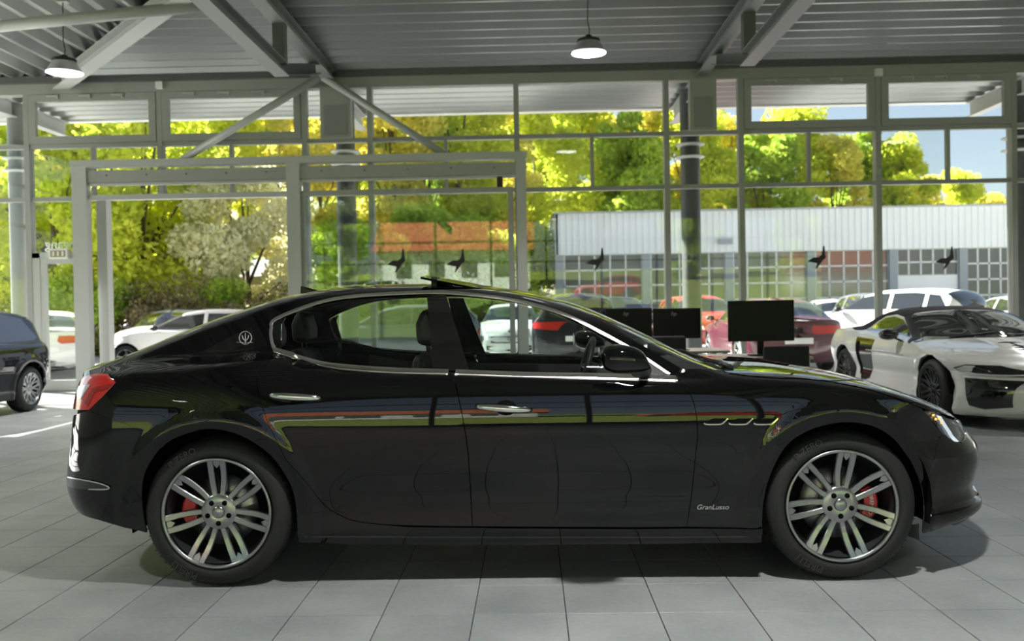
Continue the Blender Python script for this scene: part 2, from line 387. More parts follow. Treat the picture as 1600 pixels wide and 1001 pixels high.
# ------------------------------------------------------------------ the black saloon
HX,HY=-1.531,5.18
hero=thing('saloon_car','long black four-door saloon with silver twin-spoke wheels and red brake calipers','car',(HX,HY,0))
def hero_shell():
    top=[(-.90,1.015),(-.87,1.048),(-.82,1.072),(-.75,1.090),(-.68,1.104),(-.60,1.142),(-.42,1.222),(-.18,1.312),(-.026,1.36),(.177,1.42),(.352,1.45),(.5,1.466),(.7,1.475),(.93,1.474),(1.16,1.464),(1.415,1.436),(1.70,1.372),(1.82,1.334),(2.09,1.213),(2.257,1.128),(2.40,1.055),(2.50,1.022),(2.65,1.012),(2.83,1.003),(3.05,.975),(3.233,.938),(3.464,.868),(3.69,.778),(3.80,.722),(3.88,.66)]
    rear=[(.20,-.80),(.28,-.90),(.37,-.975),(.45,-.995),(.55,-.985),(.66,-.962),(.83,-.935),(.93,-.92),(.97,-.91),(1.015,-.90)]
    front=[(.15,3.76),(.18,3.86),(.22,3.94),(.26,3.985),(.285,3.985),(.31,3.945),(.36,3.935),(.42,3.955),(.50,3.97),(.56,3.958),(.60,3.935),(.66,3.88)]
    hc=[(-1,.05),(-.7,.05),(-.5,.10),(0,.09),(.6,.07),(1.3,.07),(1.7,.10),(2.2,.12),(2.5,.07),(3.2,.07),(3.9,.10)]
    Rr=[(.2,.5),(.5,.5),(.9,.46),(1.02,.46),(1.5,.3)]; Rf=[(.15,.85),(.5,.9),(.7,.85),(.9,.55),(1.5,.3)]
    plan=interp([(-1.05,.915),(-.5,.95),(0.,.965),(.6,.945),(1.5,.937),(2.4,.95),(3.0,.962),(3.5,.945),(4.0,.90)])
    sec=interp([(.10,.10),(.16,.062),(.20,.045),(.27,.034),(.33,.036),(.42,.026),(.52,.012),(.62,.003),(.70,.0),(.78,.002),(.82,.005),(.90,.018),(.97,.036),(1.03,.062),(1.10,.11),(1.2,.2)])
    belt=interp([(-1.1,.99),(-.6,1.03),(-.1,1.055),(.25,1.075),(.45,1.045),(.671,1.026),(.869,1.012),(1.139,1.002),(1.436,.985),(1.894,.968),(2.233,.952),(2.6,.95),(4.2,.95)])
    tp=interp([(-1.,.80),(-.5,.86),(0.,.93),(.5,.985),(1.,1.),(1.6,.995),(2.2,.965),(2.6,.95),(4.,.95)])
    gon=interp([(-.85,0.),(-.45,1.),(2.25,1.),(2.55,0.),(4.,0.)])
    def width(x,z):
        lo=plan(x)-sec(z)
        # swelling over the wheels and lips round the arches
        for xc,amp in((0.,.012),(2.998,.010)):
            r=np.hypot(x-xc,z-.362); lo=lo+.010*np.exp(-((r-.455)/.036)**2)+amp*np.exp(-((x-xc)/.45)**2)*sstep((z-.55)/.25)*sstep((1.05-z)/.2)
        # hollow low on the doors, crease behind the front wheel
        lo=lo-.012*np.exp(-((z-.45)/.10)**2)*sstep((x-.5)/.25)*sstep((2.5-x)/.25)
        gr=(.828-.56*(z-1.0))*tp(x)
        g=gon(x); k=sstep((z-(belt(x)-.012))/np.where(x<.35,.085,.045))*g
        return lo*(1-k)+np.minimum(gr,lo)*k
    return Shell(top,rear,front,hc,Rr,Rf,width)
HS=hero_shell()
def onhero(px,py):
    """where the sight line through a pixel meets the near flank (x,z in car coordinates)"""
    Yw=np.linspace(4.1,HY-.001,500); d=ray(px,py); t=Yw/d[1]; x=d[0]*t-HX; z=CH+d[2]*t
    f=(HY-Yw)-HS.Y(x,z); f=np.where((x>HS.x1+.1)|(x<HS.x0-.1),1,f)
    k=np.where(f<0)[0]
    if len(k) and k[0]>0:
        i=k[0]; a=f[i-1]/(f[i-1]-f[i]); return (x[i-1]+a*(x[i]-x[i-1]),z[i-1]+a*(z[i]-z[i-1]))
    i=int(np.argmin(f)); return (float(x[i]),float(z[i]))
HP=lambda pts:[onhero(*p) for p in pts]
arch_r=HP(smooth_line([(229,832),(222,781),(228,735),(259,693),(299,675),(332,669.5),(376,680),(420,708),(448,745),(461,781),(465,838)],4))
arch_f=HP(smooth_line([(1191,838),(1193,788),(1203,745),(1227,699),(1261,674),(1304,661.5),(1340,661),(1371,669),(1400,689),(1424,721),(1438,754),(1444,788),(1442,833)],4))
cut_rd=HP(smooth_line([(430,547),(416,569),(404,582),(401,600),(407,625),(418,660),(435,694),(447,718),(477,752),(507,789),(538,808),(562,815),(600,819.5)],3))
cut_b=HP([(706,581),(712,600),(722,647),(728,681),(732,713),(735,760),(737,800),(738,822)])
cut_f=HP(smooth_line([(1057,591.5),(1069,600),(1078,613),(1085,633),(1089,655),(1090,685),(1087,708),(1081,770),(1073,823)],3))
win_lo=HP(smooth_line([(430,547),(462,556.5),(509,569),(556,575),(619,579),(660,580.2),(706,581.5),(750,583),(800,585),(870,586.5),(947,588),(1057,591.5)],8))
win_hi=HP(smooth_line([(424,512),(431,498),(494,473.5),(556,462.5),(666,456.5),(713,458),(791,467),(853,481.5),(900,499),(937,518.5),(972,537),(1012,562),(1046,585)],4))
win_re=HP(smooth_line([(430,547),(425,535),(423,520),(424,512)],3))
def upto(line,x): return [p for p in line if p[0]<x]
def frm(line,x): return [p for p in line if p[0]>x]
i_b=min(range(len(win_lo)),key=lambda i:abs(win_lo[i][0]-cut_b[0][0])); xb=cut_b[0][0]
G=.0022
def shrink(poly,g=G):
    P=np.array(poly); n=len(P); a=P-np.roll(P,1,0); b=np.roll(P,-1,0)-P
    ar=.5*np.sum(P[:,0]*np.roll(P[:,1],-1)-np.roll(P[:,0],-1)*P[:,1]); sg=1 if ar>0 else -1
    na=np.stack([-a[:,1],a[:,0]],-1)/(np.linalg.norm(a,axis=1,keepdims=True)+1e-9); nb=np.stack([-b[:,1],b[:,0]],-1)/(np.linalg.norm(b,axis=1,keepdims=True)+1e-9)
    nn=na+nb; nn/=np.maximum(np.linalg.norm(nn,axis=1,keepdims=True),.5)
    k=(HS.Y(P[:,0],P[:,1])>.03)[:,None]
    return [tuple(p) for p in P+sg*nn*g*k]
# doors
rd=[p for p in win_lo if p[0]<=xb]+cut_b+[tuple(p) for p in HP([(700,822.3),(640,821)])]+cut_rd[::-1][:-1]
fd=[p for p in win_lo if p[0]>=xb]+cut_f+HP([(1000,824),(900,823.5),(800,823)])+cut_b[::-1]
HH=.020
rdo,rdo2=HS.pair('rear_door',shrink(rd),PAINT,hero,h=HH)
fdo,fdo2=HS.pair('front_door',shrink(fd),PAINT,hero,h=HH)
# body side: quarter, C-pillar, roof rail, A-pillar
seam=HP([(138,641),(180,655),(222,673),(252,697)])
ws_lo=HP(smooth_line([(872,471),(940,502),(985,528.5),(1025,552),(1064,575)],4))
xw0=ws_lo[0][0]
rw_hi=-.60; rw_lo=.13
tl=[onhero(*p) for p in [(181,597),(168,586),(150,584.5)]]
roof_r=[(x,float(HS.top(x))-.047) for x in np.linspace(.13,-.58,10)]
bs=cut_rd[::-1][4:]                                     # up the rear shut line
bs=cut_rd[:27][::-1]+win_re[1:]+win_hi+HP([(1057,591.5),(1064,575)])+ws_lo[::-1]+[(xw0,float(HS.top(xw0)))]+HS.topline(xw0-.03,.15,30)+[(.13,float(HS.top(.13)))]+roof_r+[(-.62,float(HS.top(-.62))-.02)]
iq=min(range(len(arch_r)),key=lambda i:math.hypot(arch_r[i][0]-seam[-1][0],arch_r[i][1]-seam[-1][1]))
j_end=max(range(len(arch_r)),key=lambda i:arch_r[i][0]-(0 if arch_r[i][1]>.40 else 9))
deck_e=[(x,float(HS.top(x))-.026) for x in np.linspace(-.66,-.86,8)]
quarter=bs+deck_e+[(-.88,1.0)]+HP([(137,588),(150,584.5),(168,586),(181,597),(160,620),(139,641)])+seam[1:]+arch_r[iq:j_end+1]
HS.pair('body_side',quarter,PAINT,hero,h=HH)
# sill
sill_t=HP([(466,752),(477,752)])
ft=cut_rd[cut_rd.index(min(cut_rd,key=lambda p:abs(p[0]-sill_t[1][0]))):]
a_low=[p for p in arch_r[j_end:]]
sill=a_low+HP([(467,847),(560,851),(800,851.5),(1000,850),(1190,847.5)])+HP([(1191,826)])+HP([(1073,825),(1000,826),(900,825.5),(800,825),(738,824),(640,823)])+ft[::-1]
HS.pair('side_sill',shrink(sill,.0012),PAINT,hero,h=HH)
for k,(pa,pb) in enumerate([((475,838),(1188,838))]):
    HS.pair('sill_crease',ribbon(HP([(475+(1188-475)*i/30,838+1.2*math.sin(PI*i/30)) for i in range(31)]),.006),BLACKGLOSS,hero,h=.05,off=.003)
# rear bumper
bot=HP([(229,832),(201,825.5),(154,812),(122,799)])
zb0=bot[-1][1]
rb=seam[::-1]+[(-.88,.80)]+[(float(HS.xr(.80)),.80)]+HS.rearline(.78,max(.24,zb0-.02))+bot[::-1]+arch_r[1:iq]
HS.panel('rear_bumper',shrink(rb,.001),PAINT,hero,h=HH,side='both')
tlid=[(-.62,float(HS.top(-.62))-.02)]+HS.topline(-.62,-.895,12)+[(-.88,1.0)]+deck_e[::-1]
HS.panel('boot_lid',shrink(tlid,.0008),PAINT,hero,h=HH,side='both')
HS.panel('tail_panel',HS.rearline(1.0,.80,8)+[(-.88,.80),(-.87,.93),(-.875,.985)],PAINT,hero,h=HH,side='both')
rwin=[(.13,float(HS.top(.13)))]+HS.topline(.12,-.615,18)+[(-.618,float(HS.top(-.618))-.019)]+roof_r[::-1]
HS.panel('rear_window',shrink(rwin,.001),CARGLASS,hero,h=.04,side='both')
wsc=ws_lo+[(2.47,1.0),(2.47,float(HS.top(2.47)))]+HS.topline(2.45,xw0,22)
HS.panel('windscreen',shrink(wsc,.001),CARGLASS,hero,h=.04,side='both')
# fender, bonnet, front bumper
bon_e=HP(smooth_line([(1098,574),(1140,583),(1200,590),(1260,592),(1320,600),(1380,615),(1440,637)],3))
hl=[onhero(*p) for p in [(1446,645),(1458,660),(1472,677),(1490,689),(1503,692)]]
fcut=HP([(1446,645)])
fen=HP([(1057,591.5),(1064,576),(1098,574)])+bon_e[1:]+hl[:3]+HP([(1463,700),(1452,745),(1444,770)])
kf=max(range(len(arch_f)),key=lambda i:arch_f[i][0])
fa=[p for p in arch_f if True]
kk=min(range(len(fa)),key=lambda i:math.hypot(fa[i][0]-fen[-1][0],fa[i][1]-fen[-1][1]))
fen=fen+fa[:kk+1][::-1]+HP([(1191,825)])+cut_f[::-1]
HS.pair('front_fender',shrink(fen),PAINT,hero,h=HH)
bonnet=bon_e+[(3.84,.68)]+[(3.88,.66)]+HS.topline(3.86,2.48,30)+[(2.48,.995)]
HS.panel('bonnet',shrink(bonnet,.0018),PAINT,hero,h=HH,side='both')
fb=hl[2:]+[(3.86,.655),(3.88,.66)]+HS.frontline(.65,.165,24)+HP([(1484,820),(1442,833.5)])+fa[kk:][::-1]+HP([(1452,745),(1463,700)])
HS.panel('front_bumper',shrink(fb,.001),PAINT,hero,h=HH,side='both')
HS.pair('headlamp',shrink(hl+[(3.86,.655),(3.82,.69)]+HP([(1484,655),(1462,643.5)]),.001),glassmat('lamp_glass',(.9,.92,.95)),hero,h=.03,off=.004)
HS.pair('headlamp_bowl',shrink(hl+[(3.86,.655),(3.82,.69)]+HP([(1484,655),(1462,643.5)]),.004),BLACKGLOSS,hero,h=.03,off=-.02,flange=0)
drl=HP([(1466,650),(1474,652),(1493,679),(1502,688),(1495,689),(1484,676)])
HS.pair('running_light',drl,mat('running_light',(.8,.82,.85),.2,emit=(.8,.9,1),estr=.5),hero,h=.02,off=-.012,flange=0)
for q in((1461,650),(1465,656),(1470,655),(1474,661)):
    x,z=onhero(*q); HS.pair('indicator_bead',[(x-.008,z-.004),(x+.008,z-.006),(x+.008,z+.005),(x-.008,z+.006)],AMBER,hero,h=.01,off=-.01,flange=0)
# dark liner added behind the panels to stop light leaks and darken the shut lines
inn=[(-.88,.5),(-.9,.9),(-.86,.98),(-.5,1.02),(0.,1.03),(.3,1.02),(.55,.99),(1.2,.97),(2.2,.93),(2.9,.90),(3.4,.80),(3.75,.62),(3.8,.4),(3.5,.3),(3.44,.4)]+[(2.998+.455*math.cos(a),.37+.455*math.sin(a)) for a in np.linspace(.1,PI-.1,14)]+[(2.55,.22),(.46,.24)]+[(.455*math.cos(a),.37+.455*math.sin(a)) for a in np.linspace(.1,PI-.1,14)]+[(-.5,.36)]
HS.pair('gap_liner',[(max(x,-.80),z) for x,z in inn],DARKIN,hero,h=.08,off=-.022,flange=0)
# tail lamps
tlp=HP([(121,597),(135,588.5),(150,585),(169,585.5),(181,597),(160,620),(139,640),(123,629)])
tlp=[(float(HS.xr(.94))+.07,.955)]+tlp[1:-1]+[(float(HS.xr(.82))+.07,.85)]
HS.pair('tail_lamp',tlp,REDL,hero,h=.02,off=.006)
HS.pair('tail_lamp_insert',HP([(124,604),(143,601),(129,624),(124,621)]),WHITEL,hero,h=.015,off=.011,flange=.004)
HS.pair('tail_lamp_bar',HP([(146,607),(178,599),(173,606),(150,614),(140,634),(135,630)]),mat('tail_lamp_inner',(.30,.006,.006),.2,coat=1.),hero,h=.015,off=.0105,flange=.003)
# rear bumper side lamp pocket with bright rim
pk=HP([(99,746),(110,745),(150,752),(171,760),(167,764),(140,764),(112,761),(99,757)])
HS.pair('bumper_pocket',pk,BLACKGLOSS,hero,h=.03,off=.004)
HS.pair('pocket_trim',ribbon(HP(smooth_line([(108,745),(150,752.5),(170,759.5),(167,763.5),(140,763.5)],4)),.006),SATIN,hero,h=.02,off=.008,flange=.003)
# glass, pillars, bright trim
gl_in=lambda pts:HP(pts)
rg=HP(smooth_line([(440,546),(462,553),(509,565.5),(556,571.5),(619,575.5),(676,577)],3))+HP([(667,463)])+HP(smooth_line([(667,460.5),(556,467),(494,478),(445,497),(439,505),(439,530),(440,546)],3))[:-1]
fg=HP([(732,578.5),(800,581),(947,584),(1030,587)])+HP(smooth_line([(1036,583),(1006,562),(966,537),(932,519.5),(896,501.5),(850,485.5),(790,471.5),(713,462),(696,461.5)],3))
HS.pair('rear_door_glass',rg,CARGLASS,hero,h=.04,off=-.004,flange=0)
HS.pair('front_door_glass',fg,CARGLASS,hero,h=.04,off=-.004,flange=0)
bp=HP([(676,577.5),(733,579),(697,461),(667,460)])
HS.pair('b_pillar',bp,BLACKGLOSS,hero,h=.03,off=-.001)
qp=HP(smooth_line([(427,505),(426,520),(428,535),(432,545),(440,547)],2))+HP([(439,530),(439,505),(446,495),(432,500)])
HS.pair('quarter_pillar',qp,BLACKGLOSS,hero,h=.03,off=-.001)
ring=win_hi
HS.pair('window_top_trim',ribbon(win_re[2:]+win_hi,.0135),SATIN,hero,h=.02,off=.005,flange=.008)
HS.pair('rear_sill_trim',ribbon([p for p in win_re[:3][::-1]]+[p for p in win_lo if p[0]<xb-.006],.018),SATIN,hero,h=.02,off=.006,flange=.008)
HS.pair('front_sill_trim',ribbon([p for p in win_lo if p[0]>xb+.004],.018),SATIN,hero,h=.02,off=.006,flange=.008)
# mirror triangle
HS.pair('mirror_triangle',HP([(1000,587),(1046,589),(1038,580),(1008,561)]),BLACKMAT,hero,h=.03,off=.001)
# sail panel with emblem
sp=HP([(313,552),(345,533),(393,510),(399,528),(398,546),(360,551)])
HS.pair('sail_panel',shrink(sp),BLACKGLOSS,hero,h=.03,off=.003,flange=.003)
def on3(px,py,off=.004):
    x,z=onhero(px,py); return np.array([x,-(float(HS.Y(x,z))+off),z])
def proud(px,py,off=.004): return on3(px,py,off)
b=MB(); cx,cy=384,527.5
b.tube([on3(cx+9.5*math.cos(t),cy+10*math.sin(t),.006) for t in np.linspace(0,2*PI,25)],.0016,6,False)
b.tube([on3(cx-14,cy+7,.006),on3(cx+11,cy+7,.006)],.0010,6); 
for dx,h0 in((-5.,-4),(0,-7.5),(5.,-4)): b.tube([on3(cx+dx,cy+h0,.006),on3(cx+dx*.8,cy+1,.006),on3(cx,cy+5,.006)],.0019,6)
b.tube([on3(cx,cy+5,.006),on3(cx,cy+9,.006)],.002,6)
b.build('trident_emblem',mat('emblem_silver',(.62,.62,.62),.45,.3),hero)
b=MB(); cx,cy=1216,667
for dx,h0 in((-3.5,-4),(0,-6),(3.5,-4)): b.tube([on3(cx+dx,cy+h0,.004),on3(cx+dx*.8,cy+1,.004),on3(cx,cy+4,.004)],.0018,6)
b.tube([on3(cx,cy+4,.004),on3(cx,cy+8,.004)],.0018,6)
b.build('fender_emblem',CHROME,hero)
# script lettering low on the fender
me=text_mesh('GranLusso',.040,CHROME,.0015,shear=.28)
xs=[v.co.x for v in me.vertices]; sc_=.150/(max(xs)-min(xs))
p0=on3(1113,792,.002)
for v in me.vertices:
    x=p0[0]+v.co.x*sc_; z=p0[2]+v.co.y*sc_*.95; v.co=(x,-(float(HS.Y(x,z))+.002+v.co.z),z)
link('model_script',me,hero)
# three fender vents
for k in range(3):
    x0=1100+39*k
    pl=HP([(x0,661.5),(x0+24,661.5),(x0+37,653.5),(x0+13,653.5)])
    HS.pair('fender_vent',pl,DARKIN,hero,h=.02,off=.002,flange=0)
    HS.pair('fender_vent_trim',ribbon(HP(smooth_line([(x0,660),(x0+3,662.5),(x0+24,662.5),(x0+30,660),(x0+37,653.5)],3)),.006),CHROME,hero,h=.012,off=.008,flange=.006)
# door handles
for (xa,ya,xb_,yb) in((422,616.5,503,621),(744,634,831,639.5)):
    b=MB(); P=[];n=14
    for i in range(n+1):
        t=i/n; P.append(on3(xa+(xb_-xa)*t,ya+(yb-ya)*t,.012+.022*math.sin(PI*t)**.6))
    rr=[.007+.0125*math.sin(PI*min(1,max(.0,(i/n)*.92+.05)))**.7 for i in range(n+1)]
    b.tube(P,rr,12); me=b.mesh('door_handle',CHROME)
    for sd in(1,-1):
        o=link('door_handle',me,hero)
        if sd<0: o.scale=(1,-1,1)
    mx,my=(xa+xb_)/2+3,(ya+yb)/2
    HS.pair('handle_recess',HP([(mx+17*math.cos(t),my+12*math.sin(t)) for t in np.linspace(0,2*PI,17)[:-1]]),DARKIN,hero,h=.02,off=.0015,flange=0)
# wing mirrors
def mirror_mesh():
    b=MB(); secs=[]
    cx,cz=on3(972,561)[0],on3(972,561)[2]; 
    sil_u=interp([(938,556),(940,546),(950,539.5),(964,537.5),(987,541),(1006,550.5),(1015,572)]); sil_l=interp([(938,560),(940,572),(950,580),(964,583),(987,582),(1006,580),(1015,575)])
    y0=-(HY-3.99); 
    for px in np.linspace(938.5,1014.5,16):
        zu=atY(px,float(sil_u(px)),3.99)[2]; zl=atY(px,float(sil_l(px)),3.99)[2]; x=atY(px,560,3.99)[0]-HX
        zc,hz=(zu+zl)/2,(zu-zl)/2; t=(px-938)/77; dy=.115*(math.sin(PI*min(1,.12+.62*t))**.6)*(1-.45*t**2)
        secs.append([(x,y0+dy*math.cos(a)*(1 if math.cos(a)>0 else .9),zc+hz*math.sin(a)*abs(math.sin(a))**-.25 if abs(math.sin(a))>1e-6 else zc) for a in np.linspace(0,2*PI,21)[:-1]])
    n=20; v=[p for s_ in secs for p in s_]
    b.add(v,[(i*n+k,i*n+(k+1)%n,(i+1)*n+(k+1)%n,(i+1)*n+k) for i in range(len(secs)-1) for k in range(n)],True)
    b.f+=[tuple(range(n)),tuple((len(secs)-1)*n+k for k in range(n))]; b.sm+=[False,False]
    return b.mesh('mirror_housing',PAINT)
mm=mirror_mesh()
for sd in(1,-1):
    o=link('wing_mirror',mm,hero)
    b=MB(); p=on3(1018,581,.0); b.tube([(p[0]-.02,p[1]+.03,p[2]+.005),(p[0]-.05,p[1]-.10,p[2]+.005),(p[0]-.10,p[1]-.21,p[2]+.02)],[.028,.022,.028],12)
    q=b.build('mirror_foot',BLACKMAT,o)
    b=MB(); x=atY(937.2,560,3.99)[0]-HX; b.lathe([(0,0),(.062,0)],20,'x',(0,0,0)); g=b.build('mirror_glass',CHROME,o); g.location=(x-.002,-(HY-3.99),atY(938,559,3.99)[2]); g.scale=(1,1.3,.75)
    if sd<0: o.scale=(1,-1,1)
# roof antenna fin, raised sunroof, wipers
p=np.array([*(lambda q:(q[0]-HX,q[2]))(atY(482,449,HY))])
b=MB(); xa=p[0]; zt=float(HS.top(xa))
b.add([(xa+.05,-.02,zt-.0),(xa+.05,.02,zt),(xa-.045,.012,zt-.01),(xa-.045,-.012,zt-.01),(xa-.045,0,zt+.045),(xa-.03,0,zt+.043),(xa+.085,0,zt+.01)],[(0,3,4,5),(1,5,4,2),(0,5,6),(1,6,5),(3,2,4),(0,6,1)])
b.build('antenna_fin',BLACKGLOSS,hero)
xs0=atY(672,430,HY)[0]-HX; xs1=atY(768,446,HY)[0]-HX; zs0=atY(672,431,HY)[2]; 
b=MB(); b.add([(xs0,y,zs0+dz-.02*(y/.45)**2) for dz in(-.012,0) for y in(-.45,-.2,0,.2,.45)]+[(xs1,y,float(HS.top(xs1))+.006+dz-.03*(y/.45)**2) for dz in(-.012,0) for y in(-.45,-.2,0,.2,.45)],
  [(i+5,i+6,i+16,i+15) for i in range(4)]+[(i,i+10,i+11,i+1) for i in range(4)]+[(i,i+1,i+6,i+5) for i in range(4)]+[(i+10,i+15,i+16,i+11) for i in range(4)])
b.build('sunroof_panel',BLACKGLOSS,hero)
b=MB(); b.box(xs0+.05,xs0+.08,-.40,.40,float(HS.top(xs0+.06))-.02,zs0-.02); b.build('sunroof_deflector',BLACKMAT,hero)
for ya,yb in((-.62,.05),(.05,.55)):
    b=MB(); 
    def wsp(x,y):
        z=np.linspace(.95,float(HS.top(x)),80); k=int(np.argmin(abs(HS.Y(np.full(80,x),z)-abs(y)))); return (x,y,float(z[k])+.014)
    b.tube([wsp(2.50,ya),wsp(2.44,(ya*.6+yb*.4)),wsp(2.41,yb)],[.009,.007,.005],8); b.tube([(2.56,ya,1.0),(2.50,ya+.02,1.025),wsp(2.45,ya+.2)],[.016,.013,.008],8)
    b.build('wiper',BLACKMAT,hero)
b=MB(); 
cw=[onhero(*q) for q in((1092,572),(1110,569),(1131,568))]
for sgn in(1,):
    b.add([(2.44,-.74,.978),(2.52,-.74,.985),(2.60,-.66,.99),(2.60,.66,.99),(2.52,.74,.985),(2.44,.74,.978),(2.44,.5,1.02),(2.44,-.5,1.02),(2.62,-.4,1.008),(2.62,.4,1.008)],[(0,1,2,8,9,3,4,5,6,7)])
b.build('cowl_panel',BLACKMAT,hero,recalc=False)
# splitter, mud flap, grille
b=MB(); b.tube([(xq,yq,.288) for xq,yq in [(3.60,-.72),(3.74,-.60),(3.86,-.46),(3.95,-.25),(3.975,0),(3.95,.25),(3.86,.46),(3.74,.60),(3.60,.72)]],[.004,.012,.016,.018,.018,.018,.016,.012,.004],10); b.build('front_splitter',CHROME,hero)
b=MB(); p=on3(1442,832,-.02); b.add([(p[0]-.16,p[1]+.10,.20),(p[0]+.0,p[1]+.02,.245),(p[0],p[1]+.02,.165),(p[0]-.05,p[1]+.05,.18)],[(0,1,2,3)]); b.build('air_deflector',BLACKMAT,hero,recalc=False)
gp=[(float(HS.xf(z))+.004,y,z) for z in np.linspace(.30,.58,8) for y in np.linspace(-.42,.42,9)]
gp=[(float(HS.xf(z))-.11*(abs(y)/.42)**2+.006,y,z) for _,y,z in gp]
b=MB(); b.add(gp,[(i*9+k,i*9+k+1,(i+1)*9+k+1,(i+1)*9+k) for i in range(7) for k in range(8)]); b.build('grille',DARKIN,hero,recalc=False)
for y in np.linspace(-.36,.36,11):
    b=MB(); b.tube([(float(HS.xf(z))-.11*(abs(y)/.42)**2+.012,y,z) for z in np.linspace(.31,.57,6)],.006,6); b.build('grille_bar',CHROME,hero)
b=MB(); x,z=onhero(1509,738); b.tube([(3.80,-.52,.37),(3.88,-.36,.37),(3.935,0,.37),(3.88,.36,.37),(3.80,.52,.37)],.010,8); b.build('bumper_trim',CHROME,hero)
# wheel housings, underbody
for xc in(0.,2.998):
    for sd in(1,-1):
        b=MB(); N_=16; v=[]
        for i in range(N_+1):
            a=-.25+(PI+.5)*i/N_
            for y in(.915,.60): v.append((xc+.432*math.cos(a),-sd*y,.372+.432*math.sin(a)))
        b.add(v,[(2*i,2*i+1,2*i+3,2*i+2) for i in range(N_)])
        b.add([(xc+.432*math.cos(-.25+(PI+.5)*i/N_),-sd*.60,.372+.432*math.sin(-.25+(PI+.5)*i/N_)) for i in range(N_+1)],[tuple(range(N_+1))])
        b.build('wheel_housing',DARKIN,hero,recalc=False)
b=MB(); b.box(.42,2.58,-.80,.80,.205,.235); b.box(-.60,.42,-.58,.58,.32,.36); b.box(2.58,3.7,-.58,.58,.22,.26); b.build('underbody',BLACKMAT,hero)
# wheels
for xc,ang in((0.,PI),(2.998,0.)):
    for sd in(-1,1):
        w_=make_wheel(hero,(xc,sd*.935,.362 if xc==0 else .36),R=.361 if xc==0 else .359,rim=.268,wd=.27,side=sd,caliper=REDC,cal_ang=(ang if sd<0 else PI-ang)+(-.0 if xc else .0),rot=PI/2+(.0 if xc==0 else -.12))
        if sd<0:
            TL=mat('tyre_letter',(.03,.03,.03),.5) if 'tyre_letter' not in bpy.data.materials else bpy.data.materials['tyre_letter']
            ty=[c for c in w_.children if c.name.startswith('tyre')][0]
            arc_text(ty,'P ZERO',.045,.318,2.1,-.0035,TL); arc_text(ty,'PIRELLI',.045,.318,-2.1,-.0035,TL)
            if xc>0:
                cal=[c for c in w_.children if c.name.startswith('brake_caliper')][0]
                arc_text(cal,'BREMBO',.026,.160,-.05,.060,mat('caliper_letter',(.8,.8,.8),.4),'caliper_lettering')
# cabin
b=MB(); b.box(.2,2.35,-.72,.72,.30,.34); b.build('cabin_floor',TRIMIN,hero)
b=MB(); b.add([(2.5,y,z) for y in(-.70,.70) for z in(.50,1.0)]+[(1.93,y,z) for y in(-.70,.70) for z in(.52,.93)]+[(2.1,y,.985) for y in(-.7,.7)],[(1,9,8,0) if 0 else (0,1,8,5,4),(2,6,7,9,3),(1,3,9,8),(8,9,7,5),(5,7,6,4)]); b.build('dashboard',TRIMIN,hero,recalc=True)
b=MB(); ring=[(1.86+.065*math.sin(t)*.9,.36+.185*math.cos(t),.95+.175*math.sin(t)) for t in np.linspace(0,2*PI,33)]; b.tube(ring,.017,8,False)
for t in(0,PI,-PI/2): b.tube([(1.875,.36,.945),(1.86+.065*math.sin(t)*.9,.36+.185*math.cos(t),.95+.175*math.sin(t))],.014,6)
b.tube([(1.88,.36,.945),(2.1,.36,.87)],[.05,.035],10); b.build('steering_wheel',LEATHER,hero)
def seat(x,y,rear=False):
    w_=.25; b=MB()
    b.prism([(x-.05,.36),(x+.48,.40),(x+.52,.50),(x+.46,.56),(x+.0,.50)],y-w_,y+w_)
    o=b.build('seat',LEATHER,hero,bevel=.03)
    b=MB(); b.prism([(x-.06,.46),(x+.10,.50),(x-.10,.95),(x-.15,1.10),(x-.24,1.10),(x-.26,.95)],y-w_+.01,y+w_-.01); b.build('seat_back',LEATHER,o,bevel=.04)
    hz=.03 if not rear else 0.
    for yy in(-.05,.05):
        b=MB(); b.tube([(x-.185,y+yy,1.08),(x-.19,y+yy,1.20)],.006,6); b.build('headrest_post',CHROME,o)
    b=MB(); b.prism([(x-.235,1.14),(x-.13,1.13),(x-.125,1.22),(x-.155,1.325),(x-.205,1.33),(x-.24,1.25)],y-.125,y+.125); b.build('headrest',LEATHER,o,bevel=.03)
for y in(-.37,.37): seat(1.16,y); 
for y in(-.36,.36): seat(.30,y,True)
b=MB(); b.box(-.55,.20,-.62,.62,.90,1.0); b.build('parcel_shelf',TRIMIN,hero)
for sd in(1,-1):
    b=MB(); b.prism([(.45,.40),(2.3,.40),(2.3,.93),(1.1,.965),(.7,.985),(.45,1.03)],-sd*.72,-sd*.755); b.build('door_card',TRIMIN,hero)
b=MB(); b.tube([(1.86,0,1.24),(1.88,0,1.285)],.010,8); b.prism([(1.84,1.19),(1.855,1.19),(1.865,1.25),(1.845,1.25)],-.12,.12); b.build('rear_view_mirror',BLACKMAT,hero)
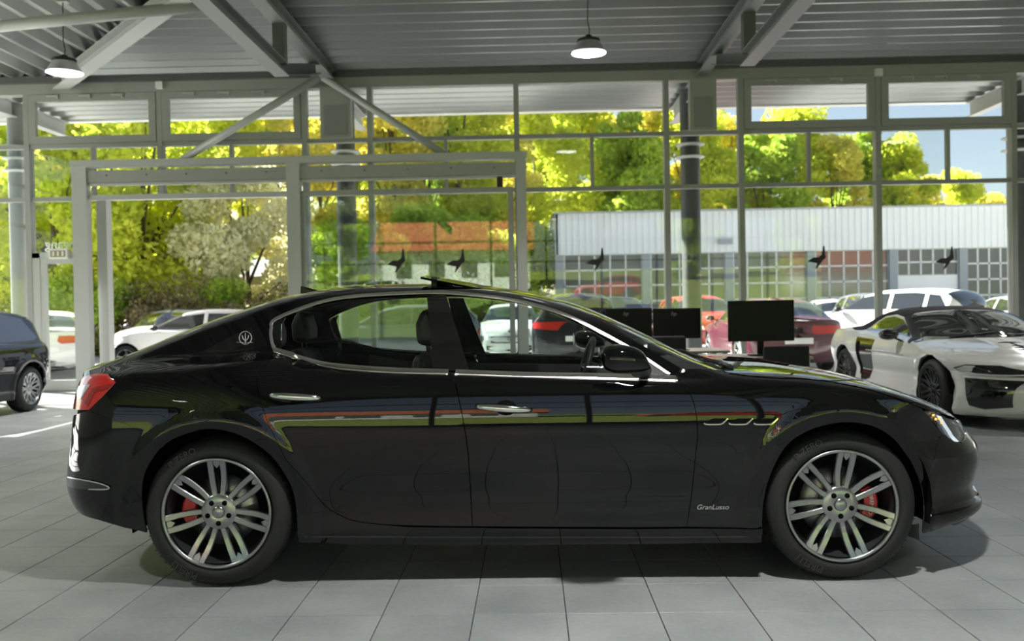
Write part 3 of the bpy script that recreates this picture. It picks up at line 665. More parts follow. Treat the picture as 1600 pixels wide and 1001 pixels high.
# ------------------------------------------------------------------ showroom
YF=15.4; XL,XRW,YB=-11.5,13.0,-9.0; ZC=5.44
FRAME=mat('grey_frame',(.30,.31,.29),.45,.1,var=.06,vscale=3)
FRAMEL=mat('light_grey_frame',(.42,.43,.41),.45,.1,var=.05,vscale=3)
STEEL=mat('grey_steel',(.22,.225,.22),.5,.1,var=.06,vscale=2)
STEELD=mat('dark_grey_steel',(.10,.103,.102),.5,.1,var=.06,vscale=2)
DECK=mat('roof_deck',(.30,.31,.30),.30,.6,var=.05,vscale=1.5)
PANE=glassmat('pane_glass',(.93,.95,.94))
WHITEW=mat('white_plaster',(.72,.72,.70),.8,var=.04,vscale=2,bump=.1,bscale=40)
def tilemat():
    m=mat('floor_tile',(.36,.365,.355),.42,spec=.4); t=m.node_tree; b=t.nodes['Principled BSDF']
    tc=t.nodes.new('ShaderNodeTexCoord'); oi=t.nodes.new('ShaderNodeObjectInfo')
    ge=t.nodes.new('ShaderNodeNewGeometry'); n=t.nodes.new('ShaderNodeTexNoise'); n.inputs['Scale'].default_value=2.2; n.inputs['Detail'].default_value=6
    n2=t.nodes.new('ShaderNodeTexNoise'); n2.inputs['Scale'].default_value=45; n2.inputs['Detail'].default_value=4
    t.links.new(ge.outputs['Position'],n.inputs['Vector']); t.links.new(ge.outputs['Position'],n2.inputs['Vector'])
    cr=t.nodes.new('ShaderNodeValToRGB'); e=cr.color_ramp.elements; e[0].position=.3; e[0].color=(.235,.258,.258,1); e[1].position=.72; e[1].color=(.335,.352,.345,1)
    mx=t.nodes.new('ShaderNodeMix'); mx.data_type='RGBA'; mx.blend_type='MULTIPLY'; mx.inputs[0].default_value=.35
    t.links.new(n.outputs['Fac'],cr.inputs[0]); t.links.new(cr.outputs[0],mx.inputs[6]); t.links.new(n2.outputs['Color'],mx.inputs[7]); 
    hs=t.nodes.new('ShaderNodeHueSaturation'); ma=t.nodes.new('ShaderNodeMath'); ma.operation='MULTIPLY_ADD'; ma.inputs[1].default_value=.16; ma.inputs[2].default_value=1.10
    t.links.new(oi.outputs['Random'],ma.inputs[0]); t.links.new(ma.outputs[0],hs.inputs['Value']); t.links.new(mx.outputs[2],hs.inputs['Color']); t.links.new(hs.outputs[0],b.inputs['Base Color'])
    bp=t.nodes.new('ShaderNodeBump'); bp.inputs['Strength'].default_value=.05; t.links.new(n2.outputs['Fac'],bp.inputs['Height']); t.links.new(bp.outputs[0],b.inputs['Normal'])
    return m
TILE=tilemat(); GROUT=mat('tile_grout',(.045,.047,.047),.9)
floor=MB().box(XL,XRW,YB,YF+.05,-.2,-.006).build('floor',GROUT); tag(floor,'grey square-tiled showroom floor with dark joints',kind='structure')
def proj(p):
    d=np.array(p)-[0,0,CH]; z=d@CFW; return (800+CF*(d@CR)/z,500.5-CF*(d@CU)/z) if z>.1 else (-9999,-9999)
TS=.4; tx0,ty0=-.268,3.842
tl_=MB(); g=.0022; hS=TS/2-g
tl_.add([(-hS,-hS,-.008),(hS,-hS,-.008),(hS,hS,-.008),(-hS,hS,-.008),(-hS,-hS,-.0012),(hS,-hS,-.0012),(hS,hS,-.0012),(-hS,hS,-.0012)]+[(sx*(hS-.0015),sy*(hS-.0015),0) for sx,sy in((-1,-1),(1,-1),(1,1),(-1,1))],
  [(i,(i+1)%4,4+(i+1)%4,4+i) for i in range(4)]+[(4+i,4+(i+1)%4,8+(i+1)%4,8+i) for i in range(4)]+[(8,9,10,11)])
tme=tl_.mesh('tile',TILE,recalc=False)
cand=[];allt=[]
for i in range(int((XL-tx0)/TS)-1,int((XRW-tx0)/TS)+1):
    for j in range(int((YB-ty0)/TS)-1,int((YF-ty0)/TS)+1):
        x,y=tx0+(i+.5)*TS,ty0+(j+.5)*TS
        if not(XL+.1<x<XRW-.1 and YB+.1<y<YF-.1): continue
        u,v=proj((x,y,0)); allt.append((i,j)); 
        if -60<u<1660 and v<1060 and not(150<u<1470 and 590<v<838) and y<14.6 and not(1250<u and v<655) and not(u>800 and v<640): cand.append((y*y+x*x*.3,i,j))
cand.sort(); near={(i,j) for _,i,j in cand[:296]}
for i,j in sorted(near):
    o=link('tile',tme,floor); o.location=(tx0+(i+.5)*TS,ty0+(j+.5)*TS,0)
fb_=MB()
for i,j in allt:
    if (i,j) in near: continue
    x,y=tx0+(i+.5)*TS,ty0+(j+.5)*TS
    fb_.add([(x-hS,y-hS,-.0005),(x+hS,y-hS,-.0005),(x+hS,y+hS,-.0005),(x-hS,y+hS,-.0005)],[(0,1,2,3)])
tag(fb_.build('tile_field',TILE,floor,recalc=False),kind='stuff')
# roof deck: ribs parallel to the front, and running front to back beyond the hip on one side
hip0=(-8.15,YF); hip1=(-3.4,10.1)
def hipx(y): return hip0[0]+(hip0[1]-y)/(hip0[1]-hip1[1])*(hip1[0]-hip0[0]) if y>hip1[1] else hip1[0]
def hipy(x): return hip0[1]-(x-hip0[0])/(hip1[0]-hip0[0])*(hip0[1]-hip1[1]) if x>hip0[0] else YF
prof=[(0,.12),(.08,.12),(.19,0),(.245,0),(.355,.12),(.4,.12)]
v=[];rows=[]
y=YF+.02
while y>YB:
    for a,h in prof[:-1]: rows.append((y-a,ZC+h))
    y-=.4
b=MB(); v=[p for yy,z in rows for p in((max(hipx(yy),-99),yy,z),(XRW,yy,z))]
b.add(v,[(2*i,2*i+1,2*i+3,2*i+2) for i in range(len(rows)-1)]); ce=b.build('ceiling',DECK,recalc=False); tag(ce,'grey corrugated metal roof deck over the showroom',kind='structure')
rows=[]; x=XL
while x<hip1[0]-.4:
    for a,h in prof[:-1]: rows.append((x+a,ZC+h))
    x+=.4
b=MB(); v=[p for xx,z in rows for p in((xx,YB,z),(xx,hipy(xx),z))]
b.add(v,[(2*i,2*i+1,2*i+3,2*i+2) for i in range(len(rows)-1)]); tag(b.build('ceiling_left',DECK,recalc=False),'corrugated roof deck with ribs running front to back beyond the hip beam',kind='structure')
b=MB(); b.box(XL,XRW,YB,YF+.1,ZC+.16,ZC+.30); tag(b.build('roof',STEELD),'flat roof slab above the metal deck',kind='structure')
def ibeam(b,p,q,h,wf,tf=.018,tw=.012):
    p=Vector(p);q=Vector(q); up=Vector((0,0,1)); d=(q-p).normalized(); a=d.cross(up).normalized(); u=a.cross(d).normalized()
    b.bar(p+u*(h/2-tf/2),q+u*(h/2-tf/2),wf,tf,u); b.bar(p-u*(h/2-tf/2),q-u*(h/2-tf/2),wf,tf,u); b.bar(p,q,tw,h-2*tf,u)
hb=thing('hip_beam','pale grey steel hip beam running diagonally under the corrugated roof','beam',(hip0[0],hip0[1],0))
b=MB(); ibeam(b,(0.05,-.06,ZC-.10),(hip1[0]-hip0[0]-.1,hip1[1]-hip0[1]+.12,ZC-.10),.20,.24); b.build('flange_beam',FRAMEL,hb)
XT=[float(atY(520,130,YF)[0]),float(atY(1096,130,YF)[0])]
for k,(xt,lb) in enumerate(zip(XT,('grey steel roof truss above the sliding door and its tube braces','grey steel roof truss between the two hanging lamps and the warehouse side'))):
    t=thing('roof_truss',lb,'truss',(xt,0,0),group='steel roof trusses')
    b=MB(); ibeam(b,(0,YB+.1,ZC-.10),(0,YF-.05,ZC-.10),.20,.20); b.build('top_chord',STEEL,t)
    nx=0.0; ny=12.2; zb=4.64
    b=MB(); ibeam(b,(nx,YB+1.,zb),(nx,ny,zb),.18,.20); b.build('bottom_chord',STEEL,t)
    for yy in(ny-.08,ny-3.2,ny-6.4,ny-9.6,ny-12.8):
        b=MB(); b.bar((nx,yy,zb+.09),(nx,yy,ZC-.20),.16,.16,(0,1,0)); b.build('post',STEELD,t)
    b=MB(); ibeam(b,(nx,ny-.05,zb),(nx,14.15,ZC-.26),.16,.16); b.build('end_diagonal',STEELD,t)
st=thing('roof_strut','round grey tube strut crossing the roof beside the hip beam','tube',(0,0,0))
pa=atY(-60,47,11.3); pb=atY(318,9,11.3)
b=MB(); b.tube([pa,pb],.075,14); b.build('tube',FRAMEL,st); b=MB(); b.bar((pb[0],pb[1],pb[2]-.1),(pb[0]+.15,pb[1],pb[2]+.1),.2,.03); b.build('end_plate',STEEL,st)
# glazed front
wb=thing('wall_back',None,None,kind='structure'); wb['label']='grey framed glass front of the showroom with many panes'
Z1,Z2,ZT,ZH=4.266,3.351,5.16,5.37
def fx(px,py=250): return float(atY(px,py,YF)[0])
main=[fx(x) for x in(-190,46,253,478,580,808,1041,1157,1370,1581,1790)]
b=MB(); b.box(XL,XRW,YF-.10,YF+.08,ZT,ZH+.02); b.build('head_rail',FRAME,wb)
b=MB(); b.box(XL,XRW,YF-.16,YF-.10,ZH-.03,ZC+.02); b.build('head_gap',STEELD,wb)
b=MB(); b.box(XL,XRW,YF-.06,YF+.06,0,.10); b.build('base_rail',FRAME,wb)
door_gap=(fx(46),fx(120))
for k,x in enumerate(main):
    b=MB(); b.box(x-.045,x+.045,YF-.09,YF+.07,Z2-.035 if k==2 else .0,ZT); b.build('mullion',FRAME,wb)
for z in(Z1,Z2):
    for xa,xb_ in zip([XL]+main,main+[XRW]):
        b=MB(); b.box(xa+.04,xb_-.04,YF-.06,YF+.05,z-.035,z+.035); b.build('transom',FRAME,wb)
subs={1:fx(147,270),2:fx(363,260),4:fx(697,240),5:fx(925,250),7:fx(1263,250),8:fx(1480,245)}
for x in subs.values():
    b=MB(); b.box(x-.03,x+.03,YF-.05,YF+.04,Z2+.03,Z1-.03); b.build('mullion_short',FRAME,wb)
xs_=[XL]+main+[XRW]
def pane(x0,x1,z0,z1,y=YF,par=None):
    b=MB(); b.box(x0,x1,y-.006,y+.006,z0,z1); return b.build('pane',PANE,par or wb)
caps=[(fx(503,170),fx(550,170)),(fx(1076,165),fx(1117,165))]
for i,(xa,xb_) in enumerate(zip(xs_,xs_[1:])):
    opens=i in(2,3,8,9)
    xa2,xb2=xa+.045,xb_-.045
    if opens:
        s=bpy.data.objects.new('window_sash',None); COL.objects.link(s); s.parent=wb
        for (p,q,r,t_) in((xa2+.01,xb2-.01,ZT-.13,ZT-.005),(xa2+.01,xb2-.01,Z1+.04,Z1+.165),(xa2+.01,xa2+.13,Z1+.165,ZT-.13),(xb2-.13,xb2-.01,Z1+.165,ZT-.13)):
            b=MB(); b.box(p,q,YF-.10,YF-.02,r,t_); b.build('sash_rail',FRAME,s)
        pane(xa2+.13,xb2-.13,Z1+.165,ZT-.13,YF-.05,s)
        for kx in(.2,.45,.7):
            b=MB(); xx=xa2+(xb2-xa2)*kx; b.box(xx-.10,xx+.10,YF-.13,YF-.10,ZT-.05,ZT-.025); b.box(xx+.08,xx+.11,YF-.14,YF-.10,ZT-.085,ZT-.03); b.build('window_actuator',FRAMEL,s)
    else:
        cs=[c for c in caps if xa<(c[0]+c[1])/2<xb_]
        if cs:
            c=cs[0]
            b=MB(); b.box(c[0],c[1],YF-.14,YF+.05,Z1+.03,ZT+.02); cc=b.build('column_casing',FRAME,wb)
            b=MB(); b.box(c[0]+.06,c[1]-.06,YF-.150,YF-.139,Z1+.07,ZT-.30); b.build('casing_panel',STEEL,cc)
            pane(xa2,c[0],Z1+.035,ZT); pane(c[1],xb2,Z1+.035,ZT)
        else: pane(xa2,xb2,Z1+.035,ZT)
    if i in subs: pane(xa2,subs[i]-.03,Z2+.035,Z1-.035); pane(subs[i]+.03,xb2,Z2+.035,Z1-.035)
    else: pane(xa2,xb2,Z2+.035,Z1-.035)
    if i in(2,3): continue                       # doors stand here
    pane(xa2,xb2,.10,Z2-.035)
ww=atY(249,133,YF-.14)
b=MB(); b.box(ww[0]-.06,ww[0]+.06,YF-.17,YF-.10,ww[2]-.06,ww[2]+.06); b.tube([(ww[0],YF-.13,ww[2]+.06),(ww[0]+.02,YF-.13,ZC+.02)],.008,6); b.build('junction_box',WHITEW,wb)
ww=atY(1373,113,YF-.14); b=MB(); b.box(ww[0]-.06,ww[0]+.06,YF-.17,YF-.10,ww[2]-.06,ww[2]+.06); b.build('junction_box',WHITEW,wb)
# entrance door in the second bay
d2=thing('door_2',None,None,kind='structure'); d2['label']='pale framed glass entrance door beside the sliding door'
xl,xr_=fx(46,500)+.05,fx(122,500); dz=2.33
b=MB(); b.box(xl,xl+.20,YF-.08,YF+.06,.0,2.42); b.build('door_jamb',FRAMEL,d2)
b=MB(); b.box(xl,xr_+.2,YF-.08,YF+.06,dz,dz+.10); b.build('door_head',FRAMEL,d2)
for p,q,r,t_ in((xl+.20,xl+.30,.02,dz),(xr_+.1,xr_+.2,.02,dz),(xl+.30,xr_+.1,dz-.10,dz),(xl+.30,xr_+.1,.02,.20)):
    b=MB(); b.box(p,q,YF-.07,YF+.0,r,t_); b.build('leaf_rail',FRAMEL,d2)
pane(xl+.30,xr_+.1,.20,dz-.10,YF-.03,d2); pane(xl,xr_+.2,dz+.10,Z2-.035,YF,d2)
es=thing('exit_sign','small lit emergency exit sign above the glass entrance door','sign',(0,0,0))
pa,pb=atY(78,389,YF-.12),atY(107,404,YF-.12)
b=MB(); b.box(pa[0],pb[0],YF-.16,YF-.08,pb[2],pa[2]); b.build('sign_box',mat('sign_white',(.75,.74,.68),.5),es,bevel=.006)
b=MB(); b.box(pa[0]+.03,pb[0]-.03,YF-.164,YF-.159,pb[2]+.03,pa[2]-.03); b.build('sign_face',mat('sign_face',(.16,.14,.09),.4,emit=(.5,.42,.25),estr=.12),es)
b=MB(); cx_,cz_=(pa[0]+pb[0])/2,(pa[2]+pb[2])/2
for q in((-.08,-.02),(0,.02),(.08,.02)): b.box(cx_+q[0]-.018,cx_+q[0]+.018,YF-.167,YF-.163,cz_-.04,cz_+.04)
b.build('sign_pictogram',mat('sign_mark',(.5,.47,.38),.5,emit=(.7,.65,.5),estr=.2),es)
me=text_mesh('Eingang',.24,mat('frost_letter',(.75,.77,.78),.7),.001,align='LEFT')
o=link('door_lettering',me,d2); p=atY(70,382,YF+.01); o.rotation_euler=(PI/2,0,PI); xs=[v_.co.x for v_ in me.vertices]; o.location=(p[0]+max(xs),YF+.012,p[2])
# sliding door portal
YP=15.08
d1=thing('door_1',None,None,kind='structure'); d1['label']='tall sliding door portal with grey posts, header beam and one glass leaf'
def px_(x,y): return float(atY(x,y,YP)[0])
def pz_(x,y): return float(atY(x,y,YP)[2])
zt=pz_(600,242); zr=pz_(600,253); zb1,zb0=pz_(600,258),pz_(600,277); zd1,zd0=pz_(600,296),pz_(600,304)
posts=[(px_(119,450),px_(142,450)),(px_(451,380),px_(472,380)),(px_(808,350),px_(823,350))]
for p,q in posts:
    b=MB(); b.box(p,q,YP-.08,YP+.08,0,zr); b.build('portal_post',FRAMEL,d1)
b=MB(); b.box(posts[0][0]-.02,posts[2][1]+.02,YP-.09,YP+.09,zr,zt); b.build('portal_head',FRAMEL,d1)
for (p,_),(q,_2) in(((posts[0][1],0),(posts[1][0],0)),((posts[1][1],0),(posts[2][0],0))):
    b=MB(); b.box(p,q,YP-.05,YP+.07,zb0,zb1); hbm=b.build('header_beam',FRAME,d1)
    for k in range(5):
        b=MB(); xx=p+(q-p)*(k+.5)/5; b.lathe([(0,-.008),(.016,-.008),(.016,0)],10,'y',(xx,YP-.05,(zb0+zb1)/2+.02)); b.build('bolt',STEELD,hbm)
    b=MB(); b.box(p,q,YP-.03,YP+.03,zb0-.05,zb0-.01); b.build('door_track',FRAMEL,d1)
# fixed wall glazing above the opening and the glass leaf
b=MB(); b.box(posts[0][1],posts[1][0],YP-.03,YP+.03,zd0,zd1); b.build('leaf_head_rail',FRAMEL,d1)
lf=bpy.data.objects.new('glass_leaf',None); COL.objects.link(lf); lf.parent=d1
lx0,lx1=posts[1][1]+.0,px_(803,380)
for p,q,r,t_ in((lx0,lx1,zd0,zd1),(lx0,lx1,.02,.14),(lx0,lx0+.06,.14,zd0),(lx1-.09,lx1,.14,zd0)):
    b=MB(); b.box(p,q,YP-.035,YP+.035,r,t_); b.build('leaf_rail',FRAME,lf)
b=MB(); b.box(lx0+.06,lx1-.09,YP-.006,YP+.006,.14,zd0); b.build('pane',glassmat('leaf_glass',(.88,.92,.90)),lf)
b=MB(); b.box(px_(781,285)-.05,px_(781,285)+.05,YP-.03,YP+.03,zd1,zb0-.03); b.build('roller_hanger',BLACKMAT,lf)
# right hand jamb next to the opening
b=MB(); b.box(posts[0][1]+.02,px_(159,450),YF-.1,YF+.1,0,Z2); b.build('opening_jamb',FRAMEL,d1)
br=thing('tube_brace','pair of round grey tube braces meeting below the roof truss','tube',(0,0,0))
ap=atY(502,119,YP-.05)
for q in((286,250),(694,237)):
    e=atY(q[0],q[1],YP); b=MB(); b.tube([ap,(e[0],YP,zt+.0)],.062,14); b.build('brace',FRAMEL,br)
b=MB(); b.box(ap[0]-.17,ap[0]+.17,YP-.12,YP+.02,ap[2]-.02,ap[2]+.10); b.build('gusset',STEEL,br)
# bird stickers on the glass
birds=[((620,410),YP-.012,'sliding door leaf near the middle post'),((713,410),YP-.012,'sliding door leaf beside its closing stile'),((931,408),YF-.012,'pane in front of the warehouse corner'),((1277,405),YF-.012,'pane in front of the warehouse doors'),((1477,406),YF-.012,'pane beside the soft-top sports car')]
STK=mat('black_film',(.012,.012,.014),.6)
for (u,v_),yy,w_ in birds:
    p=atY(u,v_,yy); b=MB(); k=.0112
    pts=[(-15,3),(-6,-3),(2,-3),(7,-7),(9,-20),(11,-21),(12,-10),(13,-2),(8,2),(4,8),(-1,14),(-3,15),(0,6),(-5,5)]
    b.prism([(a*k,-c*k) for a,c in pts],-.002,.002); o=b.build('bird_sticker',STK); o.location=(p[0],p[1],p[2])
    tag(o,'black bird silhouette stuck on the glass: '+w_ if False else 'black bird silhouette sticker on the '+w_,'sticker','bird stickers on the glass')
# side and rear walls of the hall
b=MB(); b.box(XRW,XRW+.2,YB,YF,0,ZC+.2); tag(b.build('wall_right',WHITEW),'plain white showroom side wall',kind='structure')
def glazed(name,label,p0,p1,n,axis):
    t=thing(name,None,None,kind='structure'); t['label']=label
    for k in range(n+1):
        a=p0+(p1-p0)*k/n
        b=MB()
        if axis=='y': b.box(XL-.07,XL+.09,a-.045,a+.045,0,ZC)
        else: b.box(a-.045,a+.045,YB-.07,YB+.09,0,ZC)
        b.build('mullion',FRAME,t)
    for z0,z1 in((0,.1),(Z2-.035,Z2+.035),(Z1-.035,Z1+.035),(ZT,ZC+.12)):
        b=MB()
        if axis=='y': b.box(XL-.05,XL+.06,p0,p1,z0,z1)
        else: b.box(p0,p1,YB-.05,YB+.06,z0,z1)
        b.build('transom',FRAME,t)
    b=MB()
    if axis=='y': b.box(XL-.006,XL+.006,p0,p1,.1,ZT)
    else: b.box(p0,p1,YB-.006,YB+.006,.1,ZT)
    b.build('glazing',PANE,t)
glazed('wall_left','glazed part of the showroom side wall',8.2,YF,3,'y')
b=MB(); b.box(XL-.1,XL+.1,YB,8.15,0,ZC+.12); tag(b.build('wall_left_light_block',WHITEW),'added plain white side wall, out of view, holding back daylight',kind='structure')  # unseen stretch closed up solid to cut the daylight on this side
glazed('wall_front','glazed rear wall of the showroom behind the viewer',XL,XRW,10,'x')
# hanging lamps
SHADE=mat('lamp_shade',(.55,.56,.56),.3,.9); LAMPIN=mat('lamp_inner',(.80,.81,.79),.5)
def bay_lamp(x,y,z,label,group='hanging bay lamps'):
    t=thing('hanging_lamp',label,'lamp',(x,y,z),group=group)
    b=MB(); b.lathe([(.225,0),(.215,.02),(.15,.135),(.145,.14)],40,'z'); b.build('shade',SHADE,t,recalc=False)
    b=MB(); b.lathe([(.223,.001),(.213,.02),(.146,.132),(.0,.134)],40,'z'); b.build('reflector',LAMPIN,t,recalc=False)
    b=MB(); b.lathe([(.145,.138),(.15,.15),(.15,.175),(.10,.195),(.05,.20),(.04,.23),(0,.23)],28,'z'); b.build('driver_housing',BLACKMAT,t)
    b=MB(); b.tube([(0,0,.22),(.015,0,.30),(-.01,0,.42),(.0,0,ZC-z+.02)],.007,6); b.build('cable',BLACKMAT,t)
    b=MB(); b.box(-.07,.07,-.05,.05,ZC-z-.05,ZC-z+.03); b.build('ceiling_box',FRAMEL,t)
    l=bpy.data.lights.new('bay_light','AREA'); l.shape='DISK'; l.size=.26; l.energy=98; l.color=(1,.98,.95); l.spread=2.2
    o=bpy.data.objects.new('bay_light',l); COL.objects.link(o); o.parent=t; o.location=(0,0,.126)
p=atY(920,83,11.7); q=atY(101,114,11.5)
bay_lamp(p[0],p[1],p[2],'hanging bay lamp above the white soft-top car side of the sliding door')
bay_lamp(q[0],q[1],q[2],'hanging bay lamp under the roof hip near the entrance door')
for x in(-5.9,.95,7.8):
    for y in(2.7,-3.6): bay_lamp(x,y,4.7,'hanging bay lamp '+('over' if y>0 else 'behind and in line with')+' the '+{-5.9:'tiled floor behind the saloon boot',.95:'front doors of the black saloon',7.8:'tiled floor ahead of the saloon nose'}[x])
bay_lamp(7.8,11.7,4.7,'hanging bay lamp over the white soft-top sports car')
# ------------------------------------------------------------------ outside: ground, canopy, columns
GROUND=mat('asphalt',(.38,.38,.37),.9,var=.2,vscale=1.2,bump=.3,bscale=50)
b=MB(); b.add([(-150,YF+.05,-.01),(150,YF+.05,-.01),(150,170,-.01),(-150,170,-.01)],[(0,1,2,3)]); tag(b.build('ground',GROUND,recalc=False),'grey paved forecourt outside the glass front',kind='structure')
b=MB(); b.add([(-150,-60,-.012),(150,-60,-.012),(150,YB,-.012),(-150,YB,-.012)],[(0,1,2,3)]); b.add([(-150,YB,-.012),(XL,YB,-.012),(XL,YF+.05,-.012),(-150,YF+.05,-.012)],[(0,1,2,3)]); tag(b.build('ground_yard',GROUND,recalc=False),'paved yard around the showroom',kind='structure')
WHITEM=mat('white_metal',(.66,.66,.63),.5)
cn=thing('canopy','flat outside canopy with corrugated soffit and pale edge beyond the glass front','canopy',(0,0,0))
YE=18.7; rows=[]; y=YF+.1
while y<YE-.2:
    for a,h in prof[:-1]: rows.append((y+a,ZC-.02+h*.6))
    y+=.4
b=MB(); b.add([p for yy,z in rows for p in((XL-.1,yy,z),(20.,yy,z))],[(2*i,2*i+1,2*i+3,2*i+2) for i in range(len(rows)-1)]); b.build('soffit_deck',DECK,cn,recalc=False)
b=MB(); b.box(XL-.1,20,YE-.15,YE+.05,ZC-.05,ZC+.25); b.build('edge_fascia',WHITEM,cn)
b=MB(); b.box(XL-.1,20,YF+.1,YE,ZC+.10,ZC+.2); b.build('canopy_roof',STEELD,cn)
XC=[float(atY(30,300,16.8)[0]),float(atY(541,300,16.8)[0]),float(atY(1079,300,16.8)[0]),float(atY(1590,300,16.8)[0])]
lab=('beyond the entrance door','behind the sliding door leaf','in front of the white warehouse','beside the end pane near the soft-top car')
COLM=mat('column_paint',(.045,.05,.055),.5)
for xc,lb in zip(XC,lab):
    t=thing('canopy_column','round dark steel canopy column with pale collar plates '+lb,'column',(xc,16.8,0),group='canopy columns')
    b=MB(); b.lathe([(.18,-.01),(.18,ZC-.1)],24,'z'); b.build('shaft',COLM if xc>-8 else STEEL,t,recalc=False)
    b=MB(); b.lathe([(.24,0),(.24,.03),(0,.03)],24,'z'); b.build('base_plate',STEELD,t)
    for z in(4.05,4.28,4.50):
        b=MB(); b.lathe([(.18,z),(.27,z+.03),(.27,z+.05),(.18,z+.05)],24,'z'); b.build('collar_plate',FRAMEL,t)
    b=MB(); ibeam(b,(0,-1.3,ZC-.22),(0,1.75,ZC-.22),.30,.18); b.build('outrigger_beam',FRAMEL,t)
# ------------------------------------------------------------------ trees and scrub
def tree_mesh(seed,h,r,trunk_h,n,leaf,shape='round',blobs=26):
    R=np.random.default_rng(seed); cs=[]
    for i in range(blobs):
        t=R.random(); a=R.random()*2*PI
        zz=trunk_h+(h-trunk_h)*t
        env=math.sin(PI*min(1,.12+.83*t))**.7 if shape=='round' else (1-t*.75)
        rr=r*env*math.sqrt(R.random())*.85
        cs.append((rr*math.cos(a),rr*math.sin(a),zz,(.20+.22*R.random())*r))
    cs=np.array(cs); k=R.integers(0,len(cs),n); d=R.normal(size=(n,3)); d/=np.linalg.norm(d,axis=1,keepdims=True)
    rad=cs[k,3]*(R.random(n)**.35); c=cs[k,:3]+d*rad[:,None]*[1,1,.8]
    u=R.normal(size=(n,3)); u/=np.linalg.norm(u,axis=1,keepdims=True); w_=np.cross(u,R.normal(size=(n,3))); w_/=np.linalg.norm(w_,axis=1,keepdims=True)
    s=leaf*(.6+.8*R.random(n))[:,None]
    V=np.stack([c-u*s,c+w_*s*.55,c+u*s,c-w_*s*.55],1).reshape(-1,3); F=np.arange(4*n).reshape(-1,4)
    return V,F,cs
def tree_proto(name,seed,h,r,trunk_h,n,leaf,lm,shape='round',blobs=26,bark=None,tr=.16):
    V,F,cs=tree_mesh(seed,h,r,trunk_h,n,leaf,shape,blobs)
    crown=pyd('crown',V,F,lm)
    b=MB(); b.tube([(0,0,-.1),(.05,.02,trunk_h*.6),(.0,.05,trunk_h+.3*(h-trunk_h)),(.05,0,h*.8)],[tr,tr*.8,tr*.5,tr*.1],8)
    for c in cs[:12]: b.tube([(0,.03,max(trunk_h*.7,c[2]*.45)),(c[0]*.5,c[1]*.5,c[2]*.75),(c[0],c[1],c[2])],[tr*.4,tr*.25,tr*.08],5)
    tm=b.mesh('trunk',bark)
    return crown,tm
BARK=mat('bark',(.10,.075,.05),.9,var=.3,vscale=6)
LF1=leafmat('leaf_fresh',(.48,.58,.06),(.85,.84,.12),tr=.5); LF2=leafmat('leaf_green',(.28,.44,.06),(.66,.74,.12),tr=.5); LF3=leafmat('leaf_yellow',(.66,.62,.12),(.92,.84,.22),tr=.5); LF4=leafmat('leaf_willow',(.68,.68,.38),(.90,.86,.58),tr=.5); LF5=leafmat('leaf_scrub',(.16,.14,.06),(.42,.34,.18),tr=.3)
protos={
 'maple':tree_proto('maple',1,9.5,3.2,1.4,26000,.115,LF1,bark=BARK,blobs=40),
 'willow':tree_proto('willow',2,5.4,2.6,.5,24000,.085,LF4,bark=BARK,blobs=30),
 'tall':tree_proto('tall',3,17,4.6,3.0,26000,.19,LF1,bark=BARK,blobs=44,tr=.28),
 'birch':tree_proto('birch',4,16,3.6,3.5,20000,.17,LF3,bark=BARK,blobs=36,tr=.2),
 'dark':tree_proto('dark',5,15,4.4,2.5,24000,.19,LF2,bark=BARK,blobs=40,tr=.26),
 'bush':tree_proto('bush',6,2.6,2.0,.1,9000,.075,LF2,bark=BARK,blobs=18,tr=.05),
 'scrub':tree_proto('scrub',7,1.7,2.2,.0,8000,.06,LF5,bark=BARK,blobs=16,tr=.04)}
def tree(kind,x,y,z,s,label,group,name='tree',cat='tree'):
    c,t=protos[kind]; r=thing(name,label,cat,(x,y,z),random.random()*6.28,group); r.scale=(s,s,s*random.uniform(.92,1.08))
    link('crown',c,r); link('trunk',t,r); return r
def atp(u,Y): return float(atY(u,480,Y)[0])
# the bank on the open side
b=MB(); nx_,ny_=26,10; v=[]
for i in range(nx_+1):
    for j in range(ny_+1):
        x=-46+48*i/nx_; t=j/ny_; y=28.5+24*t+.12*abs(x+10); v.append((x,y,-.02+3.4*sstep(t*1.1)*(1 if x<-4 else max(0,(2-x)/6))+.12*math.sin(x*1.7+3*t)*t))
b.add(v,[(i*(ny_+1)+j,(i+1)*(ny_+1)+j,(i+1)*(ny_+1)+j+1,i*(ny_+1)+j+1) for i in range(nx_) for j in range(ny_)],True)
tag(b.build('ground_bank',mat('bank_earth',(.13,.105,.06),.95,var=.5,vscale=.9,bump=.6,bscale=8),recalc=False),'rough earth bank rising behind the parked cars',kind='structure')
def bz(x,y):
    t=np.clip((y-28.5-.12*abs(x+10))/24,0,1); return float(3.4*sstep(t*1.1)*(1 if x<-4 else max(0,(2-x)/6)))
for k,(u,Y,kind,s,lb) in enumerate([(228,31.5,'maple',1.1,'fresh green maple standing in the open doorway view behind the white compact car'),(85,31,'maple',1.08,'leafy tree seen through the entrance door glass'),(-30,33,'dark',.68,'green tree beyond the outermost round column'),(388,33,'willow',1.15,'pale silvery willow beside the maple on the bank'),(330,41,'tall',.66,'tall light green tree behind the willow'),(160,42,'birch',.75,'yellow-green tree high on the bank behind the maple'),(440,42,'birch',.66,'yellow-leaved tree on the bank above the willow')]):
    x=atp(u,Y); tree(kind,x,Y,bz(x,Y)-.05,s,lb,'trees on the bank')
for k,(u,Y) in enumerate([(175,29.6),(235,29.2),(290,29.8),(345,30.0),(405,30.6),(455,31.2),(95,29.5),(20,29.5)]):
    x=atp(u,Y); tree('scrub' if k%3 else 'bush',x,Y,bz(x,Y)-.05,random.uniform(.8,1.1),'brown-green scrub bush at the foot of the earth bank','scrub on the bank','bush','bush')
